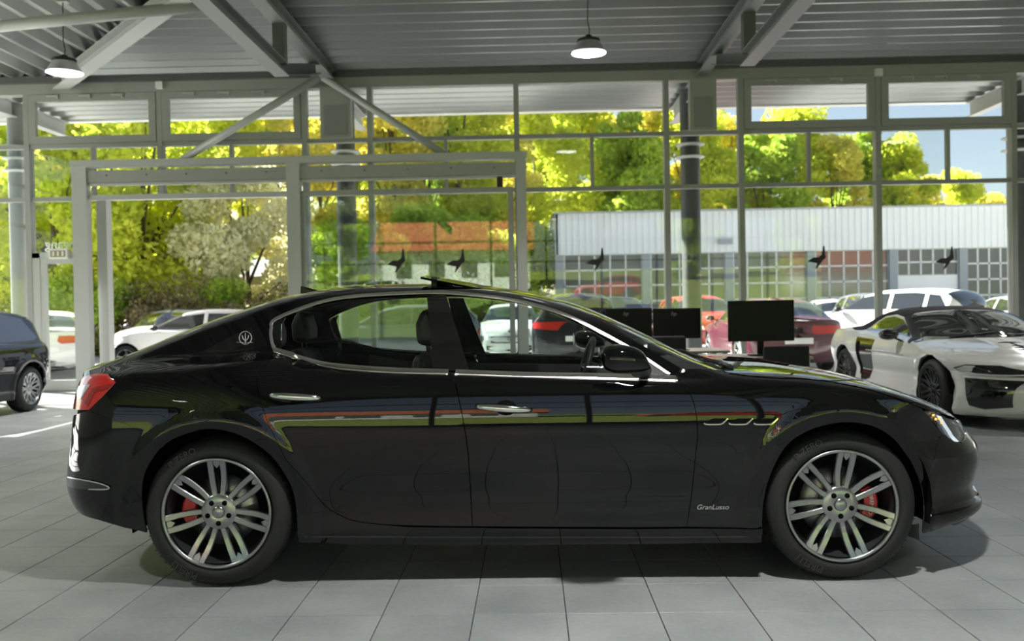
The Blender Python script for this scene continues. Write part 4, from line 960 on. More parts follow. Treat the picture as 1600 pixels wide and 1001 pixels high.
row=[(505,44,'birch',.72),(560,50,'tall',.75),(618,46,'birch',.78),(668,52,'dark',.75),(720,48,'tall',.72),(775,54,'birch',.85),(838,60,'tall',.95),(890,74,'tall',1.12),(940,78,'birch',1.1),(985,72,'dark',1.05),(1035,76,'birch',1.15),(1090,74,'tall',1.02),(1140,80,'birch',1.08),(1195,76,'dark',1.05),(1250,78,'tall',.98),(1305,76,'birch',.92),(1350,80,'dark',1.05),(1405,78,'tall',.80),(1455,80,'birch',.78),(1500,84,'tall',.72),(1550,86,'birch',.70),(1600,84,'dark',.68),(540,64,'dark',.8),(640,66,'tall',.85),(750,68,'dark',.9),(30,58,'dark',.80),(110,56,'tall',.75),(200,58,'dark',.82),(290,60,'tall',.85),(370,62,'dark',.84),(430,60,'tall',.80)]
names={'birch':'yellow-green spring tree with a loose crown','tall':'tall bright green tree with a broad crown','dark':'darker green tree with a dense crown'}
spots={505:'beside the middle portal post',560:'behind the first canopy column',618:'above the reflected house roof',668:'deep in the wood behind the sliding leaf',720:'beside the closing stile of the sliding leaf',775:'at the wood edge by the portal end post',838:'between the portal and the warehouse corner',890:'over the warehouse corner',940:'behind the first dome of the warehouse roof',985:'after the first warehouse dome',1035:'behind the second warehouse bay',1090:'behind the canopy column at the warehouse',1140:'behind the second dome of the warehouse roof',1195:'after the second warehouse dome',1250:'over the third warehouse bay',1305:'over the fourth warehouse bay',1350:'behind the third dome of the warehouse roof',1405:'after the third warehouse dome',1455:'over the white warehouse panel',1500:'behind the last dome of the warehouse roof',1550:'over the last warehouse bay',1600:'past the last warehouse pier',540:'far back behind the first canopy column',640:'far back above the reflected house roof',750:'far back behind the closing stile',30:'far back past the outermost round column',110:'far back above the entrance door',200:'far back behind the maple',290:'far back between the maple and the willow',370:'far back behind the willow',430:'far back beside the middle portal post'}
for u,Y,kind,s in row:
    x=atp(u,Y); tree(kind,x,Y,0 if u>850 else bz(x,Y),s,names[kind]+' '+spots[u],'trees in the wood')
for u,Y in((490,36),(545,38),(600,37),(660,40),(720,39),(780,41),(835,44)):
    x=atp(u,Y); tree('bush',x,Y,bz(x,Y)-.05,random.uniform(1.2,1.6),'round green bush at the edge of the wood beyond the sliding door','bushes at the wood edge','bush','bush')
# ------------------------------------------------------------------ white warehouse
YW=42.; XW=float(atY(868,360,YW)[0]); ZW1=float(atY(1100,330,YW)[2]); ZW0=float(atY(1100,394,YW)[2]); XW2=27.
wh=thing('warehouse','long white warehouse with ribbed fascia and glazed sectional doors across the yard','building',(XW,YW,0))
CLAD=mat('white_cladding',(.84,.85,.85),.5,var=.03,vscale=.8); POST=mat('grey_pier',(.30,.33,.36),.6); SECT=mat('door_frame_white',(.72,.73,.72),.5); WPANE=mat('dark_pane',(.10,.105,.10),.08,spec=.8,var=.5,vscale=.25)
Lw=XW2-XW; Dw=27.
b=MB(); b.box(0,Lw,.5,Dw,0,ZW1-.3); b.build('hall_body',WHITEW,wh)
b=MB(); n=int(Lw/.3); pr=[]
for i in range(n): pr+=[(i*.3,-.0),(i*.3+.17,-.0),(i*.3+.2,-.04),(i*.3+.27,-.04)]
b.add([p for x,y in pr for p in((x,y,ZW0),(x,y,ZW1))],[(2*i,2*i+1,2*i+3,2*i+2) for i in range(len(pr)-1)]); b.build('front_fascia',CLAD,wh,recalc=False)
b=MB(); b.box(-.02,.12,0,Dw,ZW0,ZW1); b.build('side_fascia',CLAD,wh); b=MB(); b.box(0,Lw,.02,.5,ZW0-.02,ZW0+.05); b.build('fascia_soffit',CLAD,wh)
b=MB(); b.box(-.1,Lw,-.1,Dw,ZW1,ZW1+.08); b.build('roof_edge',mat('roof_grey',(.45,.46,.47),.6),wh)
for u in(925,1140,1360,1480):
    x=float(atY(u,322,YW+6)[0])-XW; b=MB(); b.lathe([(.75,0),(.75,.25),(.6,.45),(.3,.58),(0,.62)],20,'z',(x,6,ZW1+.05)); b.build('roof_dome',mat('dome',(.75,.76,.74),.4) if 'dome' not in bpy.data.materials else bpy.data.materials['dome'],wh)
piers=[868,1003,1132,1260,1388,1497,1600]
pxs=[float(atY(u,440,YW+.3)[0])-XW for u in piers]
for x in pxs:
    b=MB(); b.box(x,x+.38,.12,.5,0,ZW0); b.build('pier',POST,wh)
pm=MB(); pm.box(0,1,-.01,.01,0,1); pme=pm.mesh('pane',WPANE)
for i,(xa,xb_) in enumerate(zip(pxs,pxs[1:])):
    xa+=.40; xb_-=.02
    if i==4:
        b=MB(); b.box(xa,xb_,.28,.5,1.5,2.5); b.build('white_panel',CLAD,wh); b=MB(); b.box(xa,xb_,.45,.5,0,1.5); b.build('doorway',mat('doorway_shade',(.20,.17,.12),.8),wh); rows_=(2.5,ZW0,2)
    else: rows_=(.05,ZW0,5)
    d=bpy.data.objects.new('sectional_door',None); COL.objects.link(d); d.parent=wh; d.location=(xa,.34,0)
    z0,z1,nr=rows_; nc=5; W=xb_-xa; fw=.075
    b=MB()
    for c in range(nc+1): b.box(W*c/nc-fw/2*(0<c<nc)-0*fw,W*c/nc+fw/2+(fw/2 if c in(0,)else 0),-.03,.03,z0,z1)
    for r in range(nr+1): zz=z0+(z1-z0)*r/nr; b.box(0,W,-.03,.03,zz-fw/2,zz+fw/2)
    b.build('door_grid',SECT,d)
    for c in range(nc):
        for r in range(nr):
            o=link('pane',pme,d); o.location=(W*c/nc,.0,z0+(z1-z0)*r/nr); o.scale=(W/nc,1,(z1-z0)/nr)
b=MB(); p=atY(1133,377,YW-.1); b.box(p[0]-XW-.3,p[0]-XW+.3,-.3,-.05,p[2]-.12,p[2]+.1); b.build('flood_lamp',POST,wh)
# side of the warehouse: glazed strip
b=MB(); b.box(-.03,.02,.6,Dw,.3,ZW0-.3); b.build('side_glazing',WPANE,wh)
# ------------------------------------------------------------------ behind the viewer: verge, road, house (seen only as reflections)
b=MB(); v=[(x,y,z) for x in(-60,60) for y,z in((-13,0.),(-17,.6),(-24,1.6),(-26,1.7),(-33,1.7),(-34,1.9),(-60,5))]
b.add(v,[(i,i+1,i+8,i+7) for i in range(6)]); tag(b.build('ground_verge',mat('verge_grass',(.20,.26,.045),.95,var=.4,vscale=1.5),recalc=False),'grass verge rising behind the showroom',kind='structure')
b=MB(); b.add([(-60,-26.2,1.72),(60,-26.2,1.72),(60,-32.8,1.72),(-60,-32.8,1.72)],[(0,1,2,3)]); tag(b.build('road',GROUND,recalc=False),'street on top of the grass verge',kind='structure')
for x,s in((-28,.6),(-17,.7),(14,.65),(24,.7),(34,.6),(-40,.7)):
    tree('dark',x,-46+random.uniform(-3,3),3.,s,'green tree along the street behind the showroom','street trees')
for hx,hl in((-6,'beside the street trees'),(44,'at the far end of the street')):
    ho=thing('street_house','white house with a red tiled roof '+hl,'house',(hx,-44,2.8))
    b=MB(); b.box(-6,6,-4,4,0,3.2); b.build('house_wall',WHITEW,ho)
    b=MB(); b.prism([(-4.6,3.1),(4.6,3.1),(0,6.2)],-6.4,6.4,'x'); b.build('tiled_roof',mat('red_tiles',(.42,.11,.05),.8,var=.25,vscale=6),ho)
    for k in range(4):
        b=MB(); b.box(-4.6+k*2.6,-3.4+k*2.6,3.98,4.05,1.0,2.3); b.build('house_window',WPANE,ho)
# ------------------------------------------------------------------ other cars: same shell method, simpler parts
WINDOW=mat('tinted_window',(.012,.015,.017),.02,coat=1.,spec=.8)
BLKTRIM=mat('black_trim',(.015,.015,.016),.5)
PLATE=mat('number_plate',(.75,.76,.75),.4)
def paint(name,c,metal=0.): return mat(name,c,.3,metal,1.,.0 if max(c)<.05 else .3)
P_WHITE=paint('white_paint',(.74,.74,.72)); P_BURG=paint('burgundy_paint',(.10,.022,.035)); P_RED=paint('red_paint',(.42,.03,.02)); P_DARK=paint('dark_blue_paint',(.012,.013,.017)); P_SILV=paint('silver_paint',(.45,.47,.48),.3); P_GREY=paint('grey_paint',(.10,.11,.12),.3)
TYPES={
 'hatch':dict(wb=2.62,W=.90,zb=.20,R=.32,belt=.93,
  top=[(-.74,.96),(-.70,1.10),(-.56,1.28),(-.38,1.39),(.25,1.45),(1.0,1.44),(1.45,1.36),(2.15,1.02),(2.35,.97),(2.9,.89),(3.25,.79),(3.40,.68)],
  rear=[(.20,-.60),(.36,-.76),(.6,-.79),(.8,-.77),(.96,-.74)],front=[(.17,3.30),(.30,3.47),(.5,3.50),(.68,3.40)],
  ws=(1.42,2.22),rw=(-.68,-.36),side=[(-.42,1.02),(-.30,.98),(1.95,.965),(2.08,.975),(1.42,1.285),(1.0,1.355),(.2,1.365),(-.25,1.29)],pillar=[(.72,.80)]),
 'sedan':dict(wb=2.85,W=.93,zb=.20,R=.335,belt=.95,
  top=[(-1.0,.97),(-.92,1.03),(-.55,1.07),(-.15,1.25),(.30,1.39),(.8,1.44),(1.3,1.42),(1.75,1.30),(2.35,1.0),(2.6,.96),(3.1,.88),(3.5,.77),(3.66,.66)],
  rear=[(.20,-.85),(.36,-1.0),(.6,-1.03),(.8,-1.0),(.97,-1.0)],front=[(.17,3.55),(.30,3.72),(.5,3.76),(.66,3.66)],
  ws=(1.66,2.38),rw=(-.52,.12),side=[(-.10,1.06),(.05,1.0),(2.1,.97),(2.25,.98),(1.72,1.235),(1.3,1.33),(.8,1.35),(.35,1.30),(.02,1.14)],pillar=[(.88,.98)]),
 'suv':dict(wb=2.82,W=.95,zb=.27,R=.36,belt=1.08,
  top=[(-.82,1.05),(-.80,1.20),(-.66,1.44),(-.5,1.54),(.2,1.61),(1.0,1.60),(1.5,1.49),(2.12,1.14),(2.35,1.08),(3.0,1.02),(3.4,.90),(3.56,.76)],
  rear=[(.27,-.72),(.42,-.86),(.7,-.88),(.9,-.85),(1.05,-.82)],front=[(.24,3.42),(.40,3.62),(.6,3.66),(.76,3.56)],
  ws=(1.46,2.20),rw=(-.78,-.50),side=[(-.55,1.20),(-.45,1.13),(1.95,1.11),(2.08,1.12),(1.48,1.42),(1.0,1.50),(.2,1.51),(-.38,1.44)],pillar=[(.72,.81),(-.12,-.03)]),
 'compact':dict(wb=2.45,W=.83,zb=.22,R=.31,belt=.93,
  top=[(-.52,.95),(-.50,1.1),(-.38,1.30),(-.1,1.38),(.7,1.41),(1.25,1.34),(1.95,1.03),(2.15,.98),(2.6,.89),(2.85,.77),(2.92,.68)],
  rear=[(.22,-.45),(.36,-.55),(.6,-.57),(.8,-.55),(.95,-.52)],front=[(.2,2.82),(.34,2.97),(.5,2.99),(.68,2.92)],
  ws=(1.22,2.02),rw=(-.48,-.30),side=[(-.20,1.02),(-.1,.97),(1.75,.96),(1.86,.97),(1.26,1.25),(.7,1.315),(0.,1.30),(-.18,1.23)],pillar=[(.62,.71)]),
}
def gen_shell(T):
    wb,W,belt=T['wb'],T['W'],T['belt']; H=max(z for _,z in T['top'])
    x0,x1=T['top'][0][0],T['top'][-1][0]; wsb=T['ws'][1]; rwb=T['rw'][0]
    hc=[(x0,.06),(rwb,.10),(T['rw'][1]+.1,.09),(T['ws'][0]-.1,.08),(T['ws'][0]+.2,.12),(wsb,.10),(wsb+.3,.07),(x1,.09)]
    hc=sorted({round(a,3):c for a,c in hc}.items())
    sec=interp([(.1,.09),(.2,.05),(.3,.03),(.45,.02),(.6,.003),(.7,0),(.8,.008),(.9,.025),(1.0,.05),(1.1,.08),(1.3,.16)])
    plan=interp([(x0-.2,W-.05),(0,W),(wb/2,W-.012),(wb,W),(x1+.2,W-.06)]); gon=interp([(x0+.0,.9 if T['top'][0][1]>1.0 or x0>-.8 else 0.),(rwb+.25,1.),(wsb-.15,1.),(wsb+.2,0.)])
    s_=(belt/.95)
    def width(x,z):
        lo=plan(x)-sec(z/s_)
        for xc in(0,wb):
            r=np.hypot(x-xc,z-T['R']); lo=lo+.014*np.exp(-((r-T['R']-.09)/.05)**2)
        gr=(W-.11-.50*(z-belt)); k=sstep((z-belt+.02)/.06)*gon(x)
        return lo*(1-k)+np.minimum(gr,lo)*k
    return Shell(T['top'],T['rear'],T['front'],hc,[(.2,.42),(.9,.34),(1.6,.25)],[(.2,.75),(.7,.75),(1.6,.3)],width)
def arch(xc,R,zb,k=12):
    r=R+.055; a0=math.asin(max(-.9,(zb-R)/r)); return [(xc+r*math.cos(a),R+r*math.sin(a)) for a in np.linspace(PI-a0,a0,k)]
def gen_car(name,label,kind,pm,loc,rotz,h=.06,alloy=None,group=None,roof=None,hi=False,wheels=True,tail=True,plate_front=False):
    T=TYPES[kind]; S=gen_shell(T); wb,zb,R=T['wb'],T['zb'],T['R']
    root=thing(name,label,'car',loc,rotz,group)
    x0,x1=T['top'][0][0],T['top'][-1][0]; zr=T['rear'][-1][0]; zf=T['front'][-1][0]
    body=S.rearline(zr,zb,8)+[(-R-.09,zb)]+arch(0,R,zb)+arch(wb,R,zb)+[(wb+R+.09,zb)]+S.frontline(zb,zf,8)+S.topline(x1,x0,40)
    S.panel('body',body,pm,root,h=h,side='both',flange=0)
    S.panel('windscreen',[(x,float(S.top(x))-.82*float(S.hc(x))) for x in np.linspace(*T['ws'],10)]+S.topline(T['ws'][1],T['ws'][0],10),WINDOW,root,h=h,side='both',off=.005,flange=0)
    S.panel('rear_window',[(x,float(S.top(x))-.75*float(S.hc(x))-.01) for x in np.linspace(*T['rw'],8)]+S.topline(T['rw'][1],T['rw'][0],8),WINDOW,root,h=h,side='both',off=.005,flange=0)
    # side glass split at the pillars
    side=T['side']; cuts=sorted(T['pillar']); lo=[p for p in side if p[1]<belt_mid(side)]; 
    segs=[]; a=-9.
    for p,q in cuts+[(9.,9.)]:
        segs.append((a,p)); a=q
    for a,c in segs:
        poly=clipx(side,a,c)
        if len(poly)>2: S.pair('side_window',poly,WINDOW,root,h=h,off=.004,flange=0)
    S.pair('sill',[(R+.08,zb),(wb-R-.08,zb),(wb-R-.08,zb+.09),(R+.08,zb+.09)],BLKTRIM,root,h=h,off=.006,flange=0)
    zl=T['belt']-.12
    if tail: S.pair('tail_lamp',[(float(S.xr(zl))+.006,zl-.10),(x0+.20,zl-.06),(x0+.24,zl+.06),(float(S.xr(zl+.05))+.01,zl+.07)],REDL,root,h=.03,off=.008,flange=0)
    zh=zf-.02; xe=float(S.xf(zh)); S.pair('headlamp',[(xe-.03,zh-.10),(xe-.42,zh+.03),(xe-.45,zh+.085),(xe-.12,zh+.0)],WHITEL,root,h=.03,off=.008,flange=0)
    zg=zf-.17; b=MB(); xg=lambda y,z:float(S.xf(z))-.10*(abs(y)/.5)**2+.012
    b.add([(xg(y,z),y,z) for z in(zg-.09,zg+.09) for y in np.linspace(-.48,.48,9)],[(i,i+1,i+10,i+9) for i in range(8)]); b.build('grille',BLKTRIM,root,recalc=False)
    b=MB(); b.add([(xg(y,z)-.01,y,z) for z in(zb+.03,zb+.15) for y in np.linspace(-.6,.6,9)],[(i,i+1,i+10,i+9) for i in range(8)]); b.build('lower_intake',BLKTRIM,root,recalc=False)
    b=MB(); b.box(xg(0,zg)+.0,xg(0,zg)+.012,-.055,.055,zg-.055,zg+.055); b.build('grille_badge',CHROME,root,bevel=.01)
    zp=zb+.42; xp=float(S.xr(zp)); b=MB(); b.box(xp-.012,xp+.01,-.26,.26,zp-.055,zp+.055); b.build('number_plate',PLATE,root)
    b=MB(); b.add([(float(S.xr(z))+.10*(abs(y)/.6)**2-.012,y,z) for z in(zb+.01,zb+.14) for y in np.linspace(-.66,.66,9)],[(i,i+1,i+10,i+9) for i in range(8)]); b.build('rear_diffuser',BLKTRIM,root,recalc=False)
    for sd in(-1,1):
        b=MB(); xm=T['ws'][1]-.28; zm=T['belt']+.07; ym=sd*(T['W']+.07); b.lathe([(0,-.07),(.075,-.05),(.095,0),(.075,.06),(0,.08)],12,'x',(0,0,0)); o=b.build('wing_mirror',pm if pm is not P_WHITE else BLKTRIM,root); o.location=(xm,ym,zm); o.scale=(1,1.1,.7)
        b=MB(); b.bar((0,-sd*.14,-.05),(0,0,0),.04,.03); b.build('mirror_arm',BLKTRIM,o)
    if roof is not None:
        xa,xb_=T['rw'][1]+.02,T['ws'][0]-.02
        S.panel('roof_panel',[(x,float(S.top(x))-.8*float(S.hc(x))) for x in np.linspace(xa,xb_,10)]+S.topline(xb_,xa,10),roof,root,h=h,side='both',off=.004,flange=0)
    for xc in(0.,wb):
        for sd in(-1,1):
            b=MB(); n_=10; rr=R+.05; b.add([(xc+rr*math.cos(PI*i/n_),sd*y,R+rr*math.sin(PI*i/n_)) for i in range(n_+1) for y in(T['W']-.04,T['W']-.34)],[(2*i,2*i+1,2*i+3,2*i+2) for i in range(n_)]); b.add([(xc+rr*math.cos(PI*i/n_),sd*(T['W']-.34),R+rr*math.sin(PI*i/n_)) for i in range(n_+1)],[tuple(range(n_+1))]); b.build('wheel_housing',DARKIN,root,recalc=False)
            if wheels: make_wheel(root,(xc,sd*(T['W']-.015),R),R=R,rim=R*.70,wd=.22,spokes=10 if hi else 5,twin=hi,side=sd,alloy=alloy or ALLOY,disc=hi,holes=0,hi=hi,tread=False)
    b=MB(); b.box(-.55,wb+.5,-T['W']+.36,T['W']-.36,zb-.02,zb+.03); b.box(R+.1,wb-R-.1,-T['W']+.1,T['W']-.1,zb,zb+.03); b.build('underbody',DARKIN,root)
    return root,S
def belt_mid(side): z=[p[1] for p in side]; return (min(z)+max(z))/2
def clipx(poly,a,c):
    def clip(P,f,xv):
        out=[]
        for i in range(len(P)):
            p,q=P[i],P[(i+1)%len(P)]; ip,iq=f(p[0]),f(q[0])
            if ip: out.append(p)
            if ip!=iq: t=(xv-p[0])/(q[0]-p[0]); out.append((xv,p[1]+t*(q[1]-p[1])))
        return out
    return clip(clip(poly,lambda x:x>=a,a),lambda x:x<=c,c)
D=math.radians
gen_car('hatchback_car','dark hatchback with silver multi-spoke wheels parked inside by the entrance door','hatch',P_DARK,(-7.86,12.25,0),D(-90),h=.035,hi=True)
gen_car('compact_car','white compact car with a black roof parked outside the open sliding door','compact',P_WHITE,(-6.80,20.9,0),D(180),h=.045,roof=BLKTRIM)
gen_car('coupe_car','white saloon seen from behind through the entrance door glass','sedan',P_WHITE,(-10.6,19.2,0),D(118),h=.05)
gen_car('hatchback_car','white hatchback with a black grille facing the sliding door opening','hatch',P_WHITE,(-10.0,25.9,0),D(-90),h=.05)
gen_car('saloon_car','burgundy saloon seen from behind outside the desks','sedan',P_BURG,(4.95,17.55,0),D(90),h=.045)
gen_car('suv_car','white estate car parked beyond the soft-top sports car','suv',P_WHITE,(9.25,20.3,0),D(127),h=.045)
gen_car('suv_car','black off-road car behind the pair of monitors','suv',P_DARK,(2.55,27.6,0),D(-90),h=.06)
gen_car('suv_car','red off-road car between the two desk monitors','suv',P_RED,(4.85,27.6,0),D(-84),h=.06)
gen_car('hatchback_car','dark grey hatchback seen through the rear side window of the saloon','hatch',P_GREY,(-1.9,20.6,0),D(180),h=.06)
gen_car('hatchback_car','white hatchback seen through the front side window of the saloon','hatch',P_WHITE,(-.55,26.2,0),D(-90),h=.06)
gen_car('suv_car','dark blue off-road car seen from behind beyond the saloon steering wheel','suv',P_DARK,(.95,18.6,0),D(90),h=.06)
gen_car('hatchback_car','silver hatchback in the yard behind the burgundy saloon','hatch',P_SILV,(8.0,30.5,0),D(-90),h=.07)
gen_car('saloon_car','white saloon in the yard in front of the warehouse piers','sedan',P_WHITE,(11.0,33.5,0),D(-95),h=.07)
gen_car('suv_car','dark grey off-road car behind the white estate car','suv',P_GREY,(10.6,28.2,0),D(-80),h=.07)
gen_car('saloon_car','pale silver saloon near the end pane of the glass front','sedan',P_SILV,(13.7,24.2,0),D(90),h=.07)
gen_car('hatchback_car','white hatchback in the yard beside the red off-road car','hatch',P_WHITE,(6.0,33.0,0),D(-90),h=.07)
for x,pm_,lb in((-9.,P_WHITE,'white off-road car on the street behind the showroom'),(6.5,P_RED,'red off-road car on the street behind the showroom')):
    gen_car('suv_car',lb,'suv',pm_,(x,-28.2,1.72),D(180),h=.08)
# ------------------------------------------------------------------ white soft-top sports car
def sports():
    top=[(-.86,.90),(-.80,.96),(-.4,.985),(.0,1.01),(.22,1.09),(.45,1.185),(.72,1.24),(1.05,1.245),(1.35,1.20),(1.85,1.02),(2.2,.885),(2.5,.845),(2.9,.78),(3.25,.68),(3.42,.58)]
    T=dict(wb=2.65,W=.965,zb=.13,R=.345,belt=.86,top=top,rear=[(.13,-.70),(.3,-.84),(.6,-.90),(.8,-.88),(.90,-.86)],front=[(.10,3.42),(.2,3.52),(.40,3.54),(.50,3.50),(.58,3.42)],ws=(1.32,2.16),rw=(-.1,.2),side=[],pillar=[])
    x0,x1=top[0][0],top[-1][0]
    hc=[(-.9,.06),(-.1,.05),(.4,.10),(1.3,.09),(1.8,.13),(2.2,.06),(2.6,.07),(3.4,.10)]
    sec=interp([(.1,.06),(.2,.02),(.3,.02),(.45,.045),(.58,.015),(.68,0),(.75,.008),(.82,.03),(.9,.07),(1.0,.12)])
    plan=interp([(-1.,.92),(0,.97),(.8,.945),(1.5,.925),(2.65,.955),(3.6,.90)]); gon=interp([(-.2,0),(.15,1.),(2.0,1.),(2.25,0.)])
    belt=interp([(-.2,.96),(.4,.93),(1.2,.885),(2.2,.85)])
    def width(x,z):
        lo=plan(x)-sec(z)
        for xc in(0,2.65): r=np.hypot(x-xc,z-.345); lo=lo+.012*np.exp(-((r-.44)/.05)**2)
        gr=.80-.62*(z-.88); k=sstep((z-belt(x)+.01)/.05)*gon(x); return lo*(1-k)+np.minimum(gr,lo)*k
    S=Shell(top,T['rear'],T['front'],hc,[(.1,.4),(.9,.35)],[(.1,.8),(.6,.75),(1.2,.3)],width)
    root=thing('sports_car','low white soft-top sports car with black side blade and black wheels','car',(5.30,12.45,0),D(-90))
    R,zb,wb=.345,.13,2.65; h=.03
    body=S.rearline(.90,zb,8)+[(-R-.09,zb)]+arch(0,R,zb)+arch(wb,R,zb)+[(wb+R+.09,zb)]+S.frontline(zb,.58,10)+S.topline(x1,x0,44)
    S.panel('body',body,P_WHITE,root,h=h,side='both',flange=0)
    FAB=mat('soft_top_fabric',(.016,.015,.016),.85,bump=.3,bscale=300)
    roofl=[(-.02,.965),(.15,.945),(.34,.945),(.52,1.06),(.70,1.135),(1.0,1.16),(1.30,1.125)]
    S.panel('soft_top',roofl+S.topline(1.32,-.02,24),FAB,root,h=h,side='both',off=.012)
    S.panel('windscreen',[(1.36,1.12),(1.60,1.03),(1.85,.93),(2.02,.865),(2.16,.845)]+S.topline(2.17,1.36,14),WINDOW,root,h=h,side='both',off=.006,flange=0)
    S.pair('windscreen_frame',ribbon([(1.33,1.135),(1.6,1.02),(1.85,.92),(2.03,.855)],.05),BLKTRIM,root,h=.02,off=.012)
    S.pair('side_window',[(.44,.945),(1.0,.925),(1.80,.895),(1.62,.985),(1.30,1.095),(1.0,1.13),(.72,1.105),(.55,1.03)],WINDOW,root,h=h,off=.004,flange=0)
    S.pair('side_blade',[(.42,.86),(.98,.84),(.94,.60),(.84,.34),(.60,.28),(.52,.50)],BLACKGLOSS,root,h=h,off=.008)
    S.pair('blade_intake',[(.46,.80),(.58,.80),(.60,.42),(.54,.36),(.50,.52)],DARKIN,root,h=h,off=.011,flange=0)
    S.pair('door_crease',ribbon([(.80,.70),(1.3,.71),(1.9,.70)],.012),P_WHITE,root,h=.03,off=.012)
    S.pair('sill',[(R+.1,.13),(wb-R-.1,.13),(wb-R-.1,.20),(R+.1,.20)],BLKTRIM,root,h=h,off=.008,flange=0)
    hl_=[(3.02,.62),(3.12,.655),(3.26,.645),(3.40,.575),(3.44,.535),(3.30,.545),(3.10,.575)]
    S.pair('headlamp',hl_,BLACKGLOSS,root,h=.02,off=.006); S.pair('headlamp_light',[(3.04,.615),(3.12,.645),(3.18,.64),(3.16,.585),(3.09,.585)],WHITEL,root,h=.02,off=.010,flange=0)
    S.pair('running_light',ribbon([(3.08,.578),(3.2,.556),(3.36,.545),(3.43,.552)],.016),WHITEL,root,h=.02,off=.011,flange=0)
    S.pair('front_intake',[(3.13,.52),(3.30,.515),(3.46,.50),(3.44,.24),(3.30,.21),(3.19,.24)],BLACKGLOSS,root,h=h,off=.007)
    for y in(-.3,-.45,-.58):
        pass
    b=MB(); b.add([(float(S.xf(z))-.11*(abs(y)/.5)**2+.012,y,z) for z in(.2,.32,.47) for y in np.linspace(-.40,.40,9)],[(i*9+k,i*9+k+1,i*9+k+10,i*9+k+9) for i in range(2) for k in range(8)]); b.build('grille',BLACKGLOSS,root,recalc=False)
    b=MB(); b.add([(float(S.xf(.12))-.30*(abs(y)/.8)**2+dx,y,.115) for dx in(-.3,.03) for y in np.linspace(-.8,.8,11)],[(i,i+1,i+12,i+11) for i in range(10)]); b.build('front_splitter',BLKTRIM,root,recalc=False)
    S.pair('tail_lamp',[(-.80,.66),(-.62,.68),(-.60,.76),(-.80,.78)],REDL,root,h=.03,off=.008,flange=0)
    for sd in(-1,1):
        b=MB(); b.lathe([(0,-.09),(.07,-.075),(.10,-.02),(.09,.04),(.05,.08),(0,.095)],14,'x'); o=b.build('wing_mirror',BLACKGLOSS,root); o.location=(1.72,sd*1.02,.93); o.scale=(1,1.15,.72)
        b=MB(); b.bar((.02,-sd*.14,-.12),(0,0,-.02),.05,.03); b.build('mirror_arm',BLACKGLOSS,o)
    BW=mat('black_wheel',(.02,.02,.022),.3,.6)
    for xc in(0.,wb):
        for sd in(-1,1):
            b=MB(); n_=12; rr=R+.05; b.add([(xc+rr*math.cos(PI*i/n_),sd*y,R+rr*math.sin(PI*i/n_)) for i in range(n_+1) for y in(.92,.60)],[(2*i,2*i+1,2*i+3,2*i+2) for i in range(n_)]); b.add([(xc+rr*math.cos(PI*i/n_),sd*.60,R+rr*math.sin(PI*i/n_)) for i in range(n_+1)],[tuple(range(n_+1))]); b.build('wheel_housing',DARKIN,root,recalc=False)
            make_wheel(root,(xc,sd*.955,R),R=R,rim=.262,wd=.26,spokes=10,twin=True,side=sd,alloy=BW,disc=True,caliper=REDC,cal_ang=(PI if xc>1 else 0) if sd<0 else (0 if xc>1 else PI),holes=5,hi=True,tread=False)
    b=MB(); b.box(-.6,3.2,-.58,.58,.12,.16); b.box(R+.1,wb-R-.1,-.86,.86,.13,.16); b.build('underbody',DARKIN,root)
    b=MB(); x_=2.25; b.tube([(x_-.1,-.5,.90),(x_-.2,.1,.955)],.008,6); b.tube([(x_-.1,.1,.92),(x_-.2,.6,.925)],.008,6); b.build('wiper',BLKTRIM,root)
    return root
sports()
# ------------------------------------------------------------------ desks, monitors, chairs
WOOD=mat('desk_top',(.36,.32,.27),.5,var=.08,vscale=5); SCR=mat('monitor_black',(.004,.004,.0045),.5,spec=.25); CHF=mat('chair_fabric',(.018,.019,.02),.85,bump=.2,bscale=200); GREYM=mat('desk_leg',(.35,.35,.35),.4,.6)
def desk(x,y,wd,dp,label):
    t=thing('desk',label,'desk',(x,y,0),group='sales desks')
    b=MB(); b.box(-wd/2,wd/2,-dp/2,dp/2,.715,.745); b.build('desk_top',WOOD,t,bevel=.004)
    b=MB(); b.box(-wd/2+.05,wd/2-.05,-dp/2+.06,-dp/2+.08,.35,.70); b.build('modesty_panel',WOOD,t)
    for sx in(-1,1):
        for sy in(-1,1):
            b=MB(); xx,yy=sx*(wd/2-.06),sy*(dp/2-.06); b.box(xx-.03,xx+.03,yy-.03,yy+.03,0,.715); b.build('leg',GREYM,t)
    return t
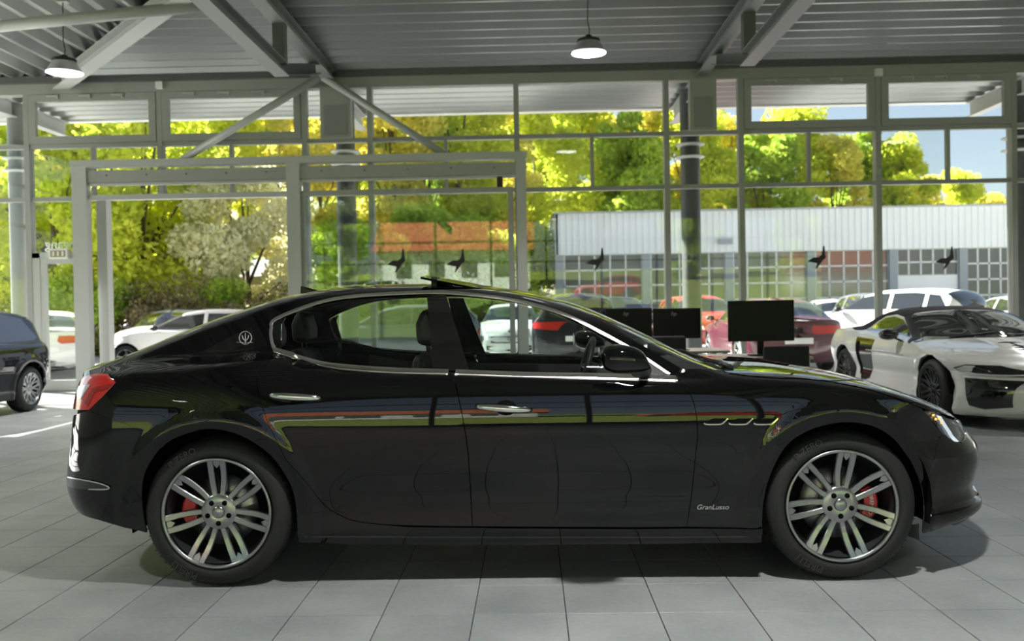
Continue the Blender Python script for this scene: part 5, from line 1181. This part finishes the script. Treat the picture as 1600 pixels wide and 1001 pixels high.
def monitor(u0,u1,v0,v1,Y,label,logo=False,rot=0.):
    a=atY(u0,v0,Y); c=atY(u1,v1,Y); cx=(a[0]+c[0])/2; w_=abs(c[0]-a[0]); z1,z0=a[2],c[2]
    t=thing('monitor',label,'monitor',(cx,Y,.745),rot,'desk monitors')
    b=MB(); b.box(-w_/2,w_/2,-.015,.02,z0-.745,z1-.745); b.build('display_housing',SCR,t,bevel=.006)
    b=MB(); b.box(-w_/2+.012,w_/2-.012,.0195,.0215,z0-.733,z1-.757); b.build('screen',BLACKGLOSS,t)
    sy_=-.03 if logo else .04
    b=MB(); b.bar((0,sy_,.01),(0,sy_,(z0+z1)/2-.745),.07,.03,(0,1,0)); b.build('stand_arm',SCR,t); b=MB(); b.box(-.14,.14,-.13,.07,.0,.012); b.build('stand_foot',SCR,t,bevel=.004)
    if logo:
        me=text_mesh('hp',.07,mat('logo_grey',(.4,.4,.42),.4) if 'logo_grey' not in bpy.data.materials else bpy.data.materials['logo_grey'],.001,shear=.2); o=link('monitor_logo',me,t); o.rotation_euler=(PI/2,0,0); o.location=(-.04,-.018,z1-.745-.07)
    return t
def chair(x,y,rz,top,label):
    t=thing('office_chair',label,'chair',(x,y,0),rz,'office chairs')
    for k in range(5):
        a=2*PI*k/5; b=MB(); b.bar((0,0,.09),(.30*math.cos(a),.30*math.sin(a),.065),.045,.03); f_=b.build('base_arm',BLACKMAT,t); b=MB(); b.lathe([(0,-.02),(.03,-.02),(.03,.02),(0,.02)],10,'y',(.30*math.cos(a),.30*math.sin(a),.03)); b.build('caster',BLACKMAT,f_)
    b=MB(); b.tube([(0,0,.08),(0,0,.44)],.025,10); b.build('gas_lift',BLACKMAT,t)
    b=MB(); b.box(-.25,.25,-.24,.24,.44,.52); b.build('seat',CHF,t,bevel=.03)
    b=MB(); b.box(-.23,.23,-.30,-.245,.60,top); b.build('backrest',CHF,t,bevel=.025)
    b=MB(); b.bar((0,-.1,.46),(0,-.29,.66),.06,.03); b.build('back_bracket',BLACKMAT,t)
desk(1.75,11.6,1.5,.8,'wooden sales desk with the pair of monitors'); desk(2.42,10.05,1.25,.8,'wooden sales desk carrying the single large monitor')
monitor(1020,1095,482,528,11.45,'black desk monitor seen from behind beside its twin, next to the soft-top car side',True)
monitor(946,1019,482,528,11.45,'black desk monitor seen from behind, partly hidden by the saloon windscreen',True)
monitor(1137,1241,470,532,10.05,'large black desk monitor standing alone on its desk')
chair(float(atY(1210,540,9.35)[0]),9.2,0,.90,'black office chair in front of the single large monitor')
chair(float(atY(1045,540,10.4)[0]),10.84,0,.96,'black office chair in front of the pair of monitors')
